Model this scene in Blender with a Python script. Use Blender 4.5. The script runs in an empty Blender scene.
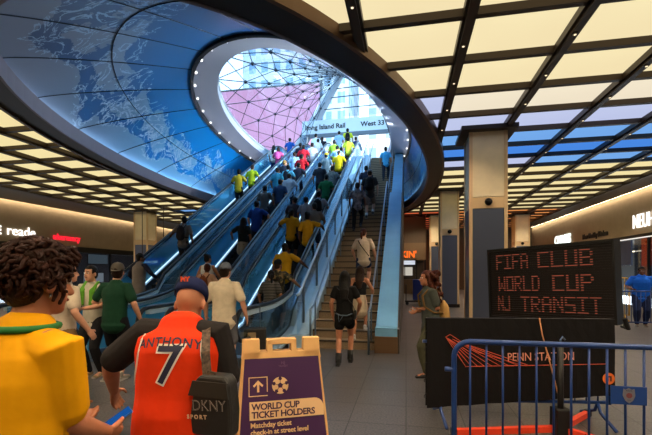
import bpy, bmesh, math, random
from mathutils import Vector, Matrix, Euler
import numpy as np
random.seed(7)
C = bpy.context.scene.collection
PI = math.pi
def R(d): return math.radians(d)
def lin(r, g, b):
    f = lambda c: (c/255/12.92) if c/255 <= .04045 else ((c/255+.055)/1.055)**2.4
    return (f(r), f(g), f(b))

# ------------------------------------------------------------------ materials
_M = {}
def mat(name, col, rough=.6, metal=0, emit=0, ecol=None, noise=0, nscale=30, bump=0, bscale=60, spec=.5, coat=0):
    """Principled material with procedural colour variation and bump; col is linear rgb."""
    if name in _M: return _M[name]
    m = bpy.data.materials.new(name); m.use_nodes = True
    nt = m.node_tree; b = nt.nodes['Principled BSDF']
    b.inputs['Base Color'].default_value = (*col, 1)
    b.inputs['Roughness'].default_value = rough
    b.inputs['Metallic'].default_value = metal
    b.inputs['Specular IOR Level'].default_value = spec
    if coat: b.inputs['Coat Weight'].default_value = coat
    if emit:
        b.inputs['Emission Color'].default_value = (*(ecol or col), 1)
        b.inputs['Emission Strength'].default_value = emit
    tc = nt.nodes.new('ShaderNodeTexCoord')
    if noise:
        n = nt.nodes.new('ShaderNodeTexNoise'); n.inputs['Scale'].default_value = nscale; n.inputs['Detail'].default_value = 4
        nt.links.new(tc.outputs['Object'], n.inputs['Vector'])
        cr = nt.nodes.new('ShaderNodeValToRGB')
        cr.color_ramp.elements[0].position = .3; cr.color_ramp.elements[1].position = .7
        cr.color_ramp.elements[0].color = (*[c*(1-noise) for c in col], 1)
        cr.color_ramp.elements[1].color = (*[min(1, c*(1+noise)) for c in col], 1)
        nt.links.new(n.outputs['Fac'], cr.inputs['Fac']); nt.links.new(cr.outputs['Color'], b.inputs['Base Color'])
    if bump:
        n2 = nt.nodes.new('ShaderNodeTexNoise'); n2.inputs['Scale'].default_value = bscale; n2.inputs['Detail'].default_value = 3
        nt.links.new(tc.outputs['Object'], n2.inputs['Vector'])
        bp = nt.nodes.new('ShaderNodeBump'); bp.inputs['Strength'].default_value = bump; bp.inputs['Distance'].default_value = .02
        nt.links.new(n2.outputs['Fac'], bp.inputs['Height']); nt.links.new(bp.outputs['Normal'], b.inputs['Normal'])
    _M[name] = m
    return m
def glassmat(name, tint=(.9, .95, 1), gloss=.12, rough=.02):
    if name in _M: return _M[name]
    m = bpy.data.materials.new(name); m.use_nodes = True; nt = m.node_tree
    nt.nodes.remove(nt.nodes['Principled BSDF'])
    out = nt.nodes['Material Output']
    t = nt.nodes.new('ShaderNodeBsdfTransparent'); t.inputs['Color'].default_value = (*tint, 1)
    g = nt.nodes.new('ShaderNodeBsdfGlossy'); g.inputs['Roughness'].default_value = rough
    g.inputs['Color'].default_value = (.9, .95, 1, 1)
    mx = nt.nodes.new('ShaderNodeMixShader')
    lw = nt.nodes.new('ShaderNodeLayerWeight'); fr = nt.nodes.new('ShaderNodeMath'); fr.operation = 'POWER'; fr.inputs[1].default_value = 4
    nt.links.new(lw.outputs['Facing'], fr.inputs[0])
    ma = nt.nodes.new('ShaderNodeMath'); ma.operation = 'ADD'; ma.inputs[1].default_value = gloss
    nt.links.new(fr.outputs[0], ma.inputs[0]); nt.links.new(ma.outputs[0], mx.inputs[0])
    nt.links.new(t.outputs[0], mx.inputs[1]); nt.links.new(g.outputs[0], mx.inputs[2])
    nt.links.new(mx.outputs[0], out.inputs['Surface'])
    _M[name] = m
    return m
def emat(name, col, s):
    if name in _M: return _M[name]
    m = bpy.data.materials.new(name); m.use_nodes = True; nt = m.node_tree
    nt.nodes.remove(nt.nodes['Principled BSDF'])
    e = nt.nodes.new('ShaderNodeEmission'); e.inputs['Color'].default_value = (*col, 1); e.inputs['Strength'].default_value = s
    nt.links.new(e.outputs[0], nt.nodes['Material Output'].inputs['Surface'])
    _M[name] = m
    return m

# ------------------------------------------------------------------ mesh builder
class MB:
    def __init__(s): s.v = []; s.f = []
    def add(s, vs, fs):
        o = len(s.v); s.v += [tuple(v) for v in vs]; s.f += [tuple(i+o for i in f) for f in fs]; return s
    def box(s, x0, x1, y0, y1, z0, z1, rot=0, M=None):
        vs = [Vector((x, y, z)) for z in (z0, z1) for y in (y0, y1) for x in (x0, x1)]
        if rot:
            c = Vector(((x0+x1)/2, (y0+y1)/2, 0)); q = Matrix.Rotation(rot, 3, 'Z')
            vs = [q@(v-c)+c for v in vs]
        if M: vs = [M@v for v in vs]
        return s.add(vs, [(0,2,3,1),(4,5,7,6),(0,1,5,4),(2,6,7,3),(0,4,6,2),(1,3,7,5)])
    def bar(s, p, q, w, h=None, up=(0,0,1)):
        """box bar from p to q with width w (sideways) and height h (along up)"""
        h = h or w; p = Vector(p); q = Vector(q); d = (q-p).normalized(); u = Vector(up)
        x = d.cross(u)
        if x.length < 1e-4: x = d.cross(Vector((1,0,0)))
        x.normalize(); z = x.cross(d)
        vs = [c + x*a*w/2 + z*b*h/2 for c in (p, q) for b in (-1, 1) for a in (-1, 1)]
        return s.add(vs, [(0,1,3,2),(4,6,7,5),(0,4,5,1),(2,3,7,6),(0,2,6,4),(1,5,7,3)])
    def tube(s, pts, r, n=8, closed=False):
        pts = [Vector(p) for p in pts]; N = len(pts)
        rr = r if isinstance(r, (list, tuple)) else [r]*N
        o = len(s.v); u = None
        for i, p in enumerate(pts):
            a = pts[i-1] if (i > 0 or closed) else p; b = pts[(i+1) % N] if (i < N-1 or closed) else p
            d = (b-a).normalized()
            if u is None:
                u = d.cross(Vector((0,0,1)))
                if u.length < .05: u = d.cross(Vector((1,0,0)))
            u = (u - d*u.dot(d)).normalized(); w = d.cross(u)
            for k in range(n):
                t = 2*PI*k/n; s.v.append(tuple(p + (u*math.cos(t)+w*math.sin(t))*rr[i]))
        M = N if closed else N-1
        for i in range(M):
            for k in range(n):
                a = o+i*n+k; b = o+i*n+(k+1) % n; c = o+((i+1) % N)*n+(k+1) % n; d = o+((i+1) % N)*n+k
                s.f.append((a, b, c, d))
        if not closed:
            s.f.append(tuple(o+k for k in reversed(range(n)))); s.f.append(tuple(o+(N-1)*n+k for k in range(n)))
        return s
    def prism(s, poly, z0, z1, M=None):
        n = len(poly)
        vs = [Vector((x, y, z0)) for x, y in poly]+[Vector((x, y, z1)) for x, y in poly]
        if M: vs = [M@v for v in vs]
        return s.add(vs, [tuple(reversed(range(n))), tuple(range(n, 2*n))]+[(i, (i+1) % n, n+(i+1) % n, n+i) for i in range(n)])
    def prism_x(s, poly, x0, x1):
        """poly in (y,z) extruded along x"""
        n = len(poly)
        vs = [(x0, y, z) for y, z in poly]+[(x1, y, z) for y, z in poly]
        return s.add(vs, [tuple(range(n)), tuple(reversed(range(n, 2*n)))]+[((i+1) % n, i, n+i, n+(i+1) % n) for i in range(n)])
    def ell(s, c, r, nu=16, nv=10, M=None):
        c = Vector(c); vs = []
        for j in range(nv+1):
            t = PI*j/nv
            for i in range(nu):
                p = 2*PI*i/nu
                v = Vector((r[0]*math.sin(t)*math.cos(p), r[1]*math.sin(t)*math.sin(p), r[2]*math.cos(t)))
                vs.append((M@v if M else v)+c)
        fs = []
        for j in range(nv):
            for i in range(nu):
                fs.append((j*nu+i, (j+1)*nu+i, (j+1)*nu+(i+1) % nu, j*nu+(i+1) % nu))
        return s.add(vs, fs)
    def disc(s, c, r, axis='z', n=24, th=.01):
        c = Vector(c); q = {'z': Matrix.Identity(3), 'y': Matrix.Rotation(PI/2, 3, 'X'), 'x': Matrix.Rotation(PI/2, 3, 'Y')}[axis]
        vs = []
        for h in (-th/2, th/2):
            vs += [q@Vector((r*math.cos(2*PI*i/n), r*math.sin(2*PI*i/n), h))+c for i in range(n)]
        return s.add(vs, [tuple(reversed(range(n))), tuple(range(n, 2*n))]+[(i, (i+1) % n, n+(i+1) % n, n+i) for i in range(n)])
    def mesh(s, name):
        me = bpy.data.meshes.new(name); me.from_pydata(s.v, [], s.f); me.validate()
        bm = bmesh.new(); bm.from_mesh(me)
        bmesh.ops.remove_doubles(bm, verts=bm.verts, dist=1e-6)
        bmesh.ops.recalc_face_normals(bm, faces=bm.faces); bm.to_mesh(me); bm.free()
        return me
    def build(s, name, m, parent=None, bevel=0, smooth=False, M=None):
        return link(name, s.mesh(name), m, parent, bevel, smooth, M)
def link(name, me, m, parent=None, bevel=0, smooth=False, M=None):
    o = bpy.data.objects.new(name, me); C.objects.link(o)
    if m is not None: me.materials.append(m)
    if smooth:
        for p in me.polygons: p.use_smooth = True
    if bevel:
        b = o.modifiers.new('bevel', 'BEVEL'); b.width = bevel; b.segments = 2; b.limit_method = 'ANGLE'
    if parent: o.parent = parent
    if M: o.matrix_local = M
    return o
def empty(name, loc=(0,0,0), rz=0):
    o = bpy.data.objects.new(name, None); C.objects.link(o); o.location = loc; o.rotation_euler = (0,0,rz); o.empty_display_size = .1
    return o
def tag(o, label=None, cat=None, group=None, kind=None):
    if label: o['label'] = label
    if cat: o['category'] = cat
    if group: o['group'] = group
    if kind: o['kind'] = kind
    return o
def thing(name, label, cat, loc=(0,0,0), rz=0, group=None): return tag(empty(name, loc, rz), label, cat, group)
def struct(name, mb, m, **k): return tag(mb.build(name, m, **k), kind='structure')
def copy_tree(o, parent=None):
    c = o.copy(); C.objects.link(c); c.parent = parent
    for ch in list(o.children): copy_tree(ch, c)
    return c
FONT = None
def text_mesh(txt, size, depth=.004, bold=0, spacing=1.0, align='LEFT'):
    """lettering as a mesh lying in local XY (x to the right, y up), centred on z=0"""
    cu = bpy.data.curves.new('lettering', 'FONT'); cu.body = txt; cu.size = size; cu.extrude = depth/2
    cu.offset = bold; cu.space_character = spacing; cu.align_x = align; cu.resolution_u = 3
    o = bpy.data.objects.new('lettering', cu); C.objects.link(o)
    dg = bpy.context.evaluated_depsgraph_get(); dg.update()
    me = bpy.data.meshes.new_from_object(o.evaluated_get(dg))
    bpy.data.objects.remove(o); bpy.data.curves.remove(cu)
    me.materials.clear()
    return me
def text(name, txt, size, m, parent=None, loc=(0,0,0), rot=(PI/2,0,0), depth=.004, bold=0, spacing=1.0, align='LEFT', sx=1):
    me = text_mesh(txt, size, depth, bold, spacing, align)
    o = link(name, me, m, parent); o.location = loc; o.rotation_euler = rot; o.scale = (sx, 1, 1)
    return o
EXPO = 0.0; SKY = 3.9; COVE = 13.0; PANEL = 1.0; MURLOC = (3.0, 1.0, 0); DOWN = 330; RIM = 1250
# ------------------------------------------------------------------ camera
TH = R(11.4); F = 397.0; EYE = 1.62
cam = bpy.data.cameras.new('camera'); cam.sensor_width = 36; cam.lens = 36*F/652; cam.clip_end = 500; cam.clip_start = .05
cam.shift_y = (272-217.5)/652
co = bpy.data.objects.new('camera', cam); C.objects.link(co)
co.location = (0, 0, EYE); co.rotation_euler = (PI/2, 0, TH)
sc = bpy.context.scene; sc.camera = co
vs = sc.view_settings; vs.view_transform = 'Standard'; vs.look = 'None'; vs.gamma = 1; vs.exposure = EXPO; vs.use_curve_mapping = False
sc.cycles.max_bounces = 6; sc.cycles.transparent_max_bounces = 16; sc.cycles.diffuse_bounces = 3; sc.cycles.glossy_bounces = 3
sc.cycles.caustics_reflective = False; sc.cycles.caustics_refractive = False
sc.cycles.sample_clamp_indirect = 4

# ------------------------------------------------------------------ sky
w = bpy.data.worlds.new('sky'); sc.world = w; w.use_nodes = True
nt = w.node_tree; bg = nt.nodes['Background']
tc = nt.nodes.new('ShaderNodeTexCoord'); sep = nt.nodes.new('ShaderNodeSeparateXYZ'); cr = nt.nodes.new('ShaderNodeValToRGB')
nt.links.new(tc.outputs['Generated'], sep.inputs[0]); nt.links.new(sep.outputs['Z'], cr.inputs['Fac']); nt.links.new(cr.outputs['Color'], bg.inputs['Color'])
cr.color_ramp.elements[0].color = (.80, .92, 1, 1); cr.color_ramp.elements[0].position = .1
cr.color_ramp.elements[1].color = (.42, .72, 1, 1); cr.color_ramp.elements[1].position = .9
bg.inputs['Strength'].default_value = SKY

# ------------------------------------------------------------------ plan
CZ = 5.5                                   # luminous ceiling
XL, XR, YF, YN = -20.9, 10.9, 38.0, -5.0   # side walls, far wall, wall behind
RC = (-4.75, 17.0); RIN = (5.6, 12.6); ROUT = (6.15, 13.45)
OC = (-4.5, 20.75); OA = (4.73, 10.15); OZ = 8.4
GX = [.936+1.685*k for k in range(-12, 6)]; GY = [7.6+1.33*k for k in range(-9, 23)]
def ering(c, ab, z, n=128): return [Vector((c[0]+ab[0]*math.cos(2*PI*i/n), c[1]+ab[1]*math.sin(2*PI*i/n), z)) for i in range(n)]
def loft_rings(mb, rings, closed_prof=False):
    n = len(rings[0]); o = len(mb.v)
    for r in rings: mb.v += [tuple(p) for p in r]
    K = len(rings); L = K if closed_prof else K-1
    for j in range(L):
        for i in range(n):
            a = o+j*n+i; b = o+j*n+(i+1) % n; j2 = (j+1) % K; mb.f.append((a, b, o+j2*n+(i+1) % n, o+j2*n+i))
    return mb
def inside(x, y, ab): return ((x-RC[0])/ab[0])**2+((y-RC[1])/ab[1])**2 < 1

# ------------------------------------------------------------------ floor
def floor_mat():
    m = bpy.data.materials.new('terrazzo'); m.use_nodes = True; nt = m.node_tree; b = nt.nodes['Principled BSDF']
    L = nt.links.new; N = nt.nodes.new
    tc = N('ShaderNodeTexCoord')
    br = N('ShaderNodeTexBrick'); br.offset = 0; br.inputs['Scale'].default_value = 1
    br.inputs['Brick Width'].default_value = .61; br.inputs['Row Height'].default_value = .61; br.inputs['Mortar Size'].default_value = .006
    br.inputs['Color1'].default_value = (*lin(96,93,94),1); br.inputs['Color2'].default_value = (*lin(86,84,86),1); br.inputs['Mortar'].default_value = (*lin(30,29,30),1)
    L(tc.outputs['Object'], br.inputs['Vector'])
    n = N('ShaderNodeTexNoise'); n.inputs['Scale'].default_value = 48; n.inputs['Detail'].default_value = 6; L(tc.outputs['Object'], n.inputs['Vector'])
    r = N('ShaderNodeValToRGB'); r.color_ramp.elements[0].position = .35; r.color_ramp.elements[1].position = .68
    r.color_ramp.elements[0].color = (.45,.45,.45,1); r.color_ramp.elements[1].color = (1.25,1.22,1.18,1); L(n.outputs['Fac'], r.inputs['Fac'])
    n3 = N('ShaderNodeTexNoise'); n3.inputs['Scale'].default_value = 1.3; n3.inputs['Detail'].default_value = 3; L(tc.outputs['Object'], n3.inputs['Vector'])
    r3 = N('ShaderNodeValToRGB'); r3.color_ramp.elements[0].color = (.78,.78,.78,1); r3.color_ramp.elements[1].color = (1.1,1.1,1.1,1); L(n3.outputs['Fac'], r3.inputs['Fac'])
    mx = N('ShaderNodeMix'); mx.data_type = 'RGBA'; mx.blend_type = 'MULTIPLY'; mx.inputs[0].default_value = 1
    L(br.outputs['Color'], mx.inputs[6]); L(r.outputs['Color'], mx.inputs[7])
    m2 = N('ShaderNodeMix'); m2.data_type = 'RGBA'; m2.blend_type = 'MULTIPLY'; m2.inputs[0].default_value = 1
    L(mx.outputs[2], m2.inputs[6]); L(r3.outputs['Color'], m2.inputs[7])
    L(m2.outputs[2], b.inputs['Base Color']); b.inputs['Roughness'].default_value = .34; b.inputs['Specular IOR Level'].default_value = .35
    return m
struct('floor', MB().box(XL, XR, YN, YF, -.3, 0), floor_mat())
struct('trim_1', MB().box(XL, XR, 3.05, 3.55, 0, .003).box(XL, -8.5, 8.2, 8.6, 0, .003), mat('dark_granite', lin(52,50,52), .3, noise=.25, nscale=80))

# ------------------------------------------------------------------ walls
beige = mat('beige_plaster', lin(172,152,124), .75, noise=.05, nscale=3)
dark_store = mat('store_black', lin(16,15,15), .35)
bronze = mat('bronze', lin(96,78,60), .38, .7, noise=.08, nscale=12)
dbrown = mat('dark_bronze', lin(42,34,29), .45, .5)
struct('wall_left', MB().box(XL-.3, XL, YN, YF, 3.25, CZ+.5), beige)
struct('wall_right', MB().box(XR, XR+.3, YN, YF, 3.42, CZ+.5), beige)
struct('wall_back', MB().box(XL-.3, XR+.3, YF, YF+.3, 0, CZ+.5), mat('far_wall', lin(92,76,58), .7))
struct('wall_front', MB().box(XL-.3, XR+.3, YN-.3, YN, 0, CZ+.5), mat('near_wall', lin(92,76,58), .7))
struct('wall_left_base', MB().box(XL-.3, XL-.9, YN, YF, 0, 3.25), dark_store) if False else None
# soffits between the luminous field and the wall coves, and the slab above
sof = mat('soffit_brown', lin(92,76,56), .6)
struct('trim_2', MB().box(XL+.35, -17.95, YN, YF, CZ-.06, CZ+.1), sof)
struct('trim_3', MB().box(9.32, XR-.35, YN, YF, CZ-.06, CZ+.1), sof)
cove = emat('cove_light', (1, .80, .54), COVE)
tag(MB().box(XL+.1, XL+.24, YN+.2, YF-.2, CZ+.02, CZ+.06).build('cove_light', cove), 'warm linear cove light washing down the left wall above the shops', 'light')
tag(MB().box(XR-.24, XR-.1, YN+.2, YF-.2, CZ+.02, CZ+.06).build('cove_light', cove), 'warm linear cove light washing down the right wall above the shops', 'light')
# joints of the soffit (thin dark reveals)
for k, y in enumerate([GY[0]+2.66*j for j in range(14)]):
    pass
# slab over the ceiling with an elliptical hole
slab = MB(); n = 128
oi = ering(RC, (5.9, 13.1), 0, n)
def outer_pt(i):
    a = 2*PI*i/n; dx, dy = math.cos(a), math.sin(a)
    t = min(((XR+.3-RC[0])/dx if dx > 1e-9 else 1e9), ((XL-.3-RC[0])/dx if dx < -1e-9 else 1e9), ((YF+.3-RC[1])/dy if dy > 1e-9 else 1e9), ((YN-.3-RC[1])/dy if dy < -1e-9 else 1e9))
    return Vector((RC[0]+dx*t, RC[1]+dy*t, 0))
oo = [outer_pt(i) for i in range(n)]
for cx, cy in ((XR+.3, YF+.3), (XL-.3, YF+.3), (XL-.3, YN-.3), (XR+.3, YN-.3)):
    i = min(range(n), key=lambda k: (oo[k]-Vector((cx, cy, 0))).length); oo[i] = Vector((cx, cy, 0))
up = lambda L, z: [Vector((p.x, p.y, z)) for p in L]
loft_rings(slab, [up(oi, CZ+.2), up(oi, CZ+.5), up(oo, CZ+.5), up(oo, CZ+.2)], True)
struct('ceiling', slab, mat('ceiling_black', lin(30,26,22), .8))

# ------------------------------------------------------------------ luminous ceiling panels
def panel_mat(name, col, s):
    m = bpy.data.materials.new(name); m.use_nodes = True; nt = m.node_tree
    nt.nodes.remove(nt.nodes['Principled BSDF']); N = nt.nodes.new
    e = N('ShaderNodeEmission'); e.inputs['Strength'].default_value = s
    tc = N('ShaderNodeTexCoord'); n = N('ShaderNodeTexNoise'); n.inputs['Scale'].default_value = .5; n.inputs['Detail'].default_value = 1
    nt.links.new(tc.outputs['Object'], n.inputs['Vector'])
    r = N('ShaderNodeValToRGB'); r.color_ramp.elements[0].color = (*[c*.86 for c in col], 1); r.color_ramp.elements[1].color = (*[min(1, c*1.1) for c in col], 1)
    nt.links.new(n.outputs['Fac'], r.inputs['Fac']); nt.links.new(r.outputs['Color'], e.inputs['Color']); nt.links.new(e.outputs[0], nt.nodes['Material Output'].inputs['Surface'])
    return m
PM = {k: panel_mat('panel_'+k, c, PANEL*s) for k, c, s in (
    ('warm', (1, .80, .47), 1.0), ('yellow', (1, .79, .40), 1.0), ('pale', (.96, .82, .62), .98), ('lavender', (.60, .66, .98), .9),
    ('blue', (.08, .30, .95), .85), ('sky', (.20, .46, 1), .9), ('orange', (1, .35, .10), .9), ('red', (.9, .16, .06), .8))}
def panel_kind(i, j):
    y = GY[j]; x = GX[i]
    if x > -4.75:
        if y < 8.9: return 'warm'
        if y < 10.2: return 'lavender' if x < .5 else ('pale' if x < 5 else 'warm')
        if y < 11.5: return 'lavender'
        if y < 12.8: return 'sky'
        if y < 14.2: return 'blue'
        if y < 15.5: return 'lavender' if x < 3 else 'sky'
        if y > 25.5: return 'red' if x < 1 else 'orange'
        return 'yellow'
    if 22.0 < y < 23.4 and x > -15.5: return 'sky' if x < -13.5 else 'orange'
    if 24.4 < y and x > -14: return 'red' if y < 26 else 'orange'
    return 'yellow'
words = {'warm': 'warm white', 'yellow': 'warm yellow', 'pale': 'pale pinkish white', 'lavender': 'lavender blue', 'blue': 'deep blue', 'sky': 'bright blue', 'orange': 'orange', 'red': 'red'}
BW = .09
full_mesh = {}
for i in range(len(GX)-1):
    for j in range(len(GY)-1):
        x0, x1, y0, y1 = GX[i]+BW, GX[i+1]-BW, GY[j]+.06, GY[j+1]-.06
        if x0 < -17.95 or x1 > 9.3 or y1 > YF or y1 < -3.5: continue
        lim = (ROUT[0]-.18, ROUT[1]-.2)
        cs = [inside(x, y, lim) for x in (x0, (x0+x1)/2, x1) for y in (y0, (y0+y1)/2, y1)]
        if all(cs): continue
        k = panel_kind(i, j); cx, cy = (x0+x1)/2, (y0+y1)/2
        if any(cs):
            mb = MB(); S = 14
            for a in range(S):
                for b in range(S):
                    u0, u1 = x0+(x1-x0)*a/S, x0+(x1-x0)*(a+1)/S; v0, v1 = y0+(y1-y0)*b/S, y0+(y1-y0)*(b+1)/S
                    if not inside((u0+u1)/2, (v0+v1)/2, lim): mb.add([(u0-cx,v0-cy,0),(u0-cx,v1-cy,0),(u1-cx,v1-cy,0),(u1-cx,v0-cy,0)], [(0,1,2,3)])
            if not mb.f: continue
            me = mb.mesh('ceiling_light_panel'); me.materials.append(PM[k])
        else:
            if k not in full_mesh:
                hx, hy = (x1-x0)/2, (y1-y0)/2
                me = MB().box(-hx, hx, -hy, hy, 0, .02).mesh('ceiling_light_panel'); me.materials.append(PM[k]); full_mesh[k] = me
            me = full_mesh[k]
        o = bpy.data.objects.new('ceiling_light_panel', me); C.objects.link(o); o.location = (cx, cy, CZ+.06)
        side = 'right of the oval opening' if cx > -4.75 else 'left of the oval opening'
        dist = 'overhead near the front' if cy < 7.5 else ('in the middle of the hall' if cy < 16 else 'deep in the hall')
        tag(o, f'{words[k]} luminous ceiling panel {side}, {dist}', 'ceiling light', f'{words[k]} ceiling panels {side} {dist}')
# beams of the grid
tn = 10
def spans(fixed, axis):
    """stretches of a grid line outside the ring"""
    ab = (ROUT[0]-.15, ROUT[1]-.17)
    lo, hi = (max(YN, -3.4), YF) if axis == 'y' else (-17.98, 9.34)
    a = (fixed-RC[0])/ab[0] if axis == 'y' else (fixed-RC[1])/ab[1]
    if abs(a) >= 1: return [(lo, hi)]
    h = math.sqrt(1-a*a)*(ab[1] if axis == 'y' else ab[0]); c = RC[1] if axis == 'y' else RC[0]
    return [s for s in ((lo, c-h), (c+h, hi)) if s[1]-s[0] > .15]
beam = mat('beam_bronze', lin(66,52,40), .45, .3)
for x in GX:
    if x < -18 or x > 9.4: continue
    for a, b in spans(x, 'y'):
        tn += 1; struct(f'trim_{tn}', MB().box(x-.10, x+.10, a, b, CZ-.06, CZ+.12).box(x-.055, x+.055, a, b, CZ-.11, CZ-.06), beam)
for y in GY:
    if y < -3.5 or y > YF: continue
    for a, b in spans(y, 'x'):
        tn += 1; struct(f'trim_{tn}', MB().box(a, b, y-.055, y+.055, CZ-.06, CZ+.11), beam)
# small round downlights set in the beams
dl_b = MB().disc((0,0,0), .036, th=.02, n=12).mesh('ceiling_downlight'); dl_b.materials.append(mat('downlight_bezel', lin(120,110,95), .3, .8))
dl_l = MB().disc((0,0,-.009), .02, th=.012, n=12).mesh('lens'); dl_l.materials.append(emat('downlight_lens', (1, .8, .5), 1.5))
for i, x in enumerate(GX):
    for j, y in enumerate(GY[:-1]):
        if not (-2.5 < x < 9 and 4 < y < 16): continue
        ym = y+.665
        if inside(x, ym, (ROUT[0]+.1, ROUT[1]+.1)): continue
        o = bpy.data.objects.new('ceiling_downlight', dl_b); C.objects.link(o); o.location = (x, ym, CZ-.115)
        tag(o, 'small round downlight set into a dark beam of the glowing ceiling grid', 'ceiling light', 'downlights in the ceiling beams')
        l = bpy.data.objects.new('lens', dl_l); C.objects.link(l); l.parent = o

# ------------------------------------------------------------------ oval ring, mural soffit, skylight collar
ring = MB()
loft_rings(ring, [ering(RC, ROUT, CZ-.1), ering(RC, RIN, CZ-.1), ering(RC, RIN, CZ+.26), ering(RC, (RIN[0]+.12, RIN[1]+.12), CZ+.26), ering(RC, (RIN[0]+.12, RIN[1]+.12), CZ+.02), ering(RC, ROUT, CZ+.1)], True)
struct('trim_4', ring, mat('ring_dark', lin(50,44,42), .42, .35), smooth=False)
edge = MB()
loft_rings(edge, [ering(RC, (ROUT[0]+.03, ROUT[1]+.03), CZ-.16), ering(RC, (ROUT[0]-.05, ROUT[1]-.05), CZ-.16), ering(RC, (ROUT[0]-.05, ROUT[1]-.05), CZ+.1), ering(RC, (ROUT[0]+.03, ROUT[1]+.03), CZ+.1)], True)
struct('trim_5', edge, mat('ring_edge', lin(112,84,62), .4, .5))
edge = MB()
loft_rings(edge, [ering(RC, (RIN[0]-.03, RIN[1]-.03), CZ-.12), ering(RC, (RIN[0]-.03, RIN[1]-.03), CZ+.28), ering(RC, (RIN[0]+.03, RIN[1]+.03), CZ+.28), ering(RC, (RIN[0]+.03, RIN[1]+.03), CZ-.12)], True)
struct('trim_6', edge, mat('ring_fascia', lin(112,104,112), .4, .3))
strip = MB()
loft_rings(strip, [ering(RC, (RIN[0]+.15, RIN[1]+.15), CZ+.19), ering(RC, (RIN[0]+.2, RIN[1]+.2), CZ+.19), ering(RC, (RIN[0]+.2, RIN[1]+.2), CZ+.22), ering(RC, (RIN[0]+.15, RIN[1]+.15), CZ+.22)], True)
tag(strip.build('cove_light', emat('mural_cove', (.85, .88, 1), 28)), 'thin white strip of light along the foot of the blue mural', 'light')
def mural_mat():
    m = bpy.data.materials.new('map_mural'); m.use_nodes = True; nt = m.node_tree; b = nt.nodes['Principled BSDF']
    L = nt.links.new; N = nt.nodes.new
    def math_(op, a, b_=None, c=None):
        n = N('ShaderNodeMath'); n.operation = op
        for k, x in enumerate((a, b_, c)):
            if x is None: continue
            if isinstance(x, (int, float)): n.inputs[k].default_value = x
            else: L(x, n.inputs[k])
        return n.outputs[0]
    def noise(scale, detail=4, dist=0, rough=.5, off=0):
        mp = N('ShaderNodeMapping'); mp.inputs['Location'].default_value = (off, off*.7, 0); L(tc.outputs['Object'], mp.inputs['Vector'])
        n = N('ShaderNodeTexNoise'); n.inputs['Scale'].default_value = scale; n.inputs['Detail'].default_value = detail; n.inputs['Distortion'].default_value = dist; n.inputs['Roughness'].default_value = rough
        L(mp.outputs[0], n.inputs['Vector']); return n.outputs['Fac']
    tc = N('ShaderNodeTexCoord'); sp = N('ShaderNodeSeparateXYZ'); L(tc.outputs['UV'], sp.inputs[0]); u, v = sp.outputs['X'], sp.outputs['Y']
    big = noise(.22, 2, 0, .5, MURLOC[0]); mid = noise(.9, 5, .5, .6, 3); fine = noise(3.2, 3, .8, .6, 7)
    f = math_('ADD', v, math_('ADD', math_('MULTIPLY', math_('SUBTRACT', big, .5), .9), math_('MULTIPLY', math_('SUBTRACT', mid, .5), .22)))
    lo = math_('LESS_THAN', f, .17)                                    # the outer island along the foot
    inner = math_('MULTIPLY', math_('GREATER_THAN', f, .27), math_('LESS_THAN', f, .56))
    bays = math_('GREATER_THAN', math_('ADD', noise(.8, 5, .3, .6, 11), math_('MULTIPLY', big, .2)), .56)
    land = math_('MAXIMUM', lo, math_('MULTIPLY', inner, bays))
    creek = math_('LESS_THAN', math_('ABSOLUTE', math_('SUBTRACT', noise(1.1, 5, 1.4, .6, 5), .5)), .018)
    near = math_('MULTIPLY', math_('GREATER_THAN', f, .14), math_('LESS_THAN', f, .66))
    line = math_('MULTIPLY', creek, near)
    # dim light put into the colour: slate near end, clear blue far end
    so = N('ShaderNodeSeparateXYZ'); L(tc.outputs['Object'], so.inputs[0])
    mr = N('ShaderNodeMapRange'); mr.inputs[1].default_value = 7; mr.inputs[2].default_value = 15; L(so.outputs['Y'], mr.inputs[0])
    def mix(fac, a, c):
        x = N('ShaderNodeMix'); x.data_type = 'RGBA'
        for k, q in ((0, fac), (6, a), (7, c)):
            if isinstance(q, tuple): x.inputs[k].default_value = (*q, 1)
            else: L(q, x.inputs[k])
        return x.outputs[2]
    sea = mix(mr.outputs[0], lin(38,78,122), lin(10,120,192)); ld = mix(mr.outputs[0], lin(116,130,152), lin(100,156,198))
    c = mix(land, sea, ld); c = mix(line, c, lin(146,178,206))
    L(c, b.inputs['Base Color']); b.inputs['Roughness'].default_value = .3; b.inputs['Specular IOR Level'].default_value = .6
    return m
mur = MB(); rings = []
K = 10; RS = (RIN[0]+.3, RIN[1]+.3)
for k in range(K+1):
    t = k/K; h = t**.9
    ab = [RS[q]+(OA[q]-RS[q])*t for q in (0, 1)]; c = [RC[q]+(OC[q]-RC[q])*t for q in (0, 1)]
    rings.append(ering(c, ab, CZ+.15+(OZ-CZ-.15)*h))
loft_rings(mur, rings)
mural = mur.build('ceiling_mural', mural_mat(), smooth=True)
uv = mural.data.uv_layers.new(name='map')
for p_ in mural.data.polygons:
    for li in p_.loop_indices:
        q_ = mural.data.vertices[mural.data.loops[li].vertex_index].co
        uv.data[li].uv = (math.atan2((q_.y-17)/13, (q_.x+4.7)/5.8)/(2*PI)+.5, max(0, (q_.z-CZ-.15)/(OZ-CZ-.15))**(1/.9))
tag(mural, 'blue curved mural of a coastline map sloping up inside the oval ceiling opening', 'mural')
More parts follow.
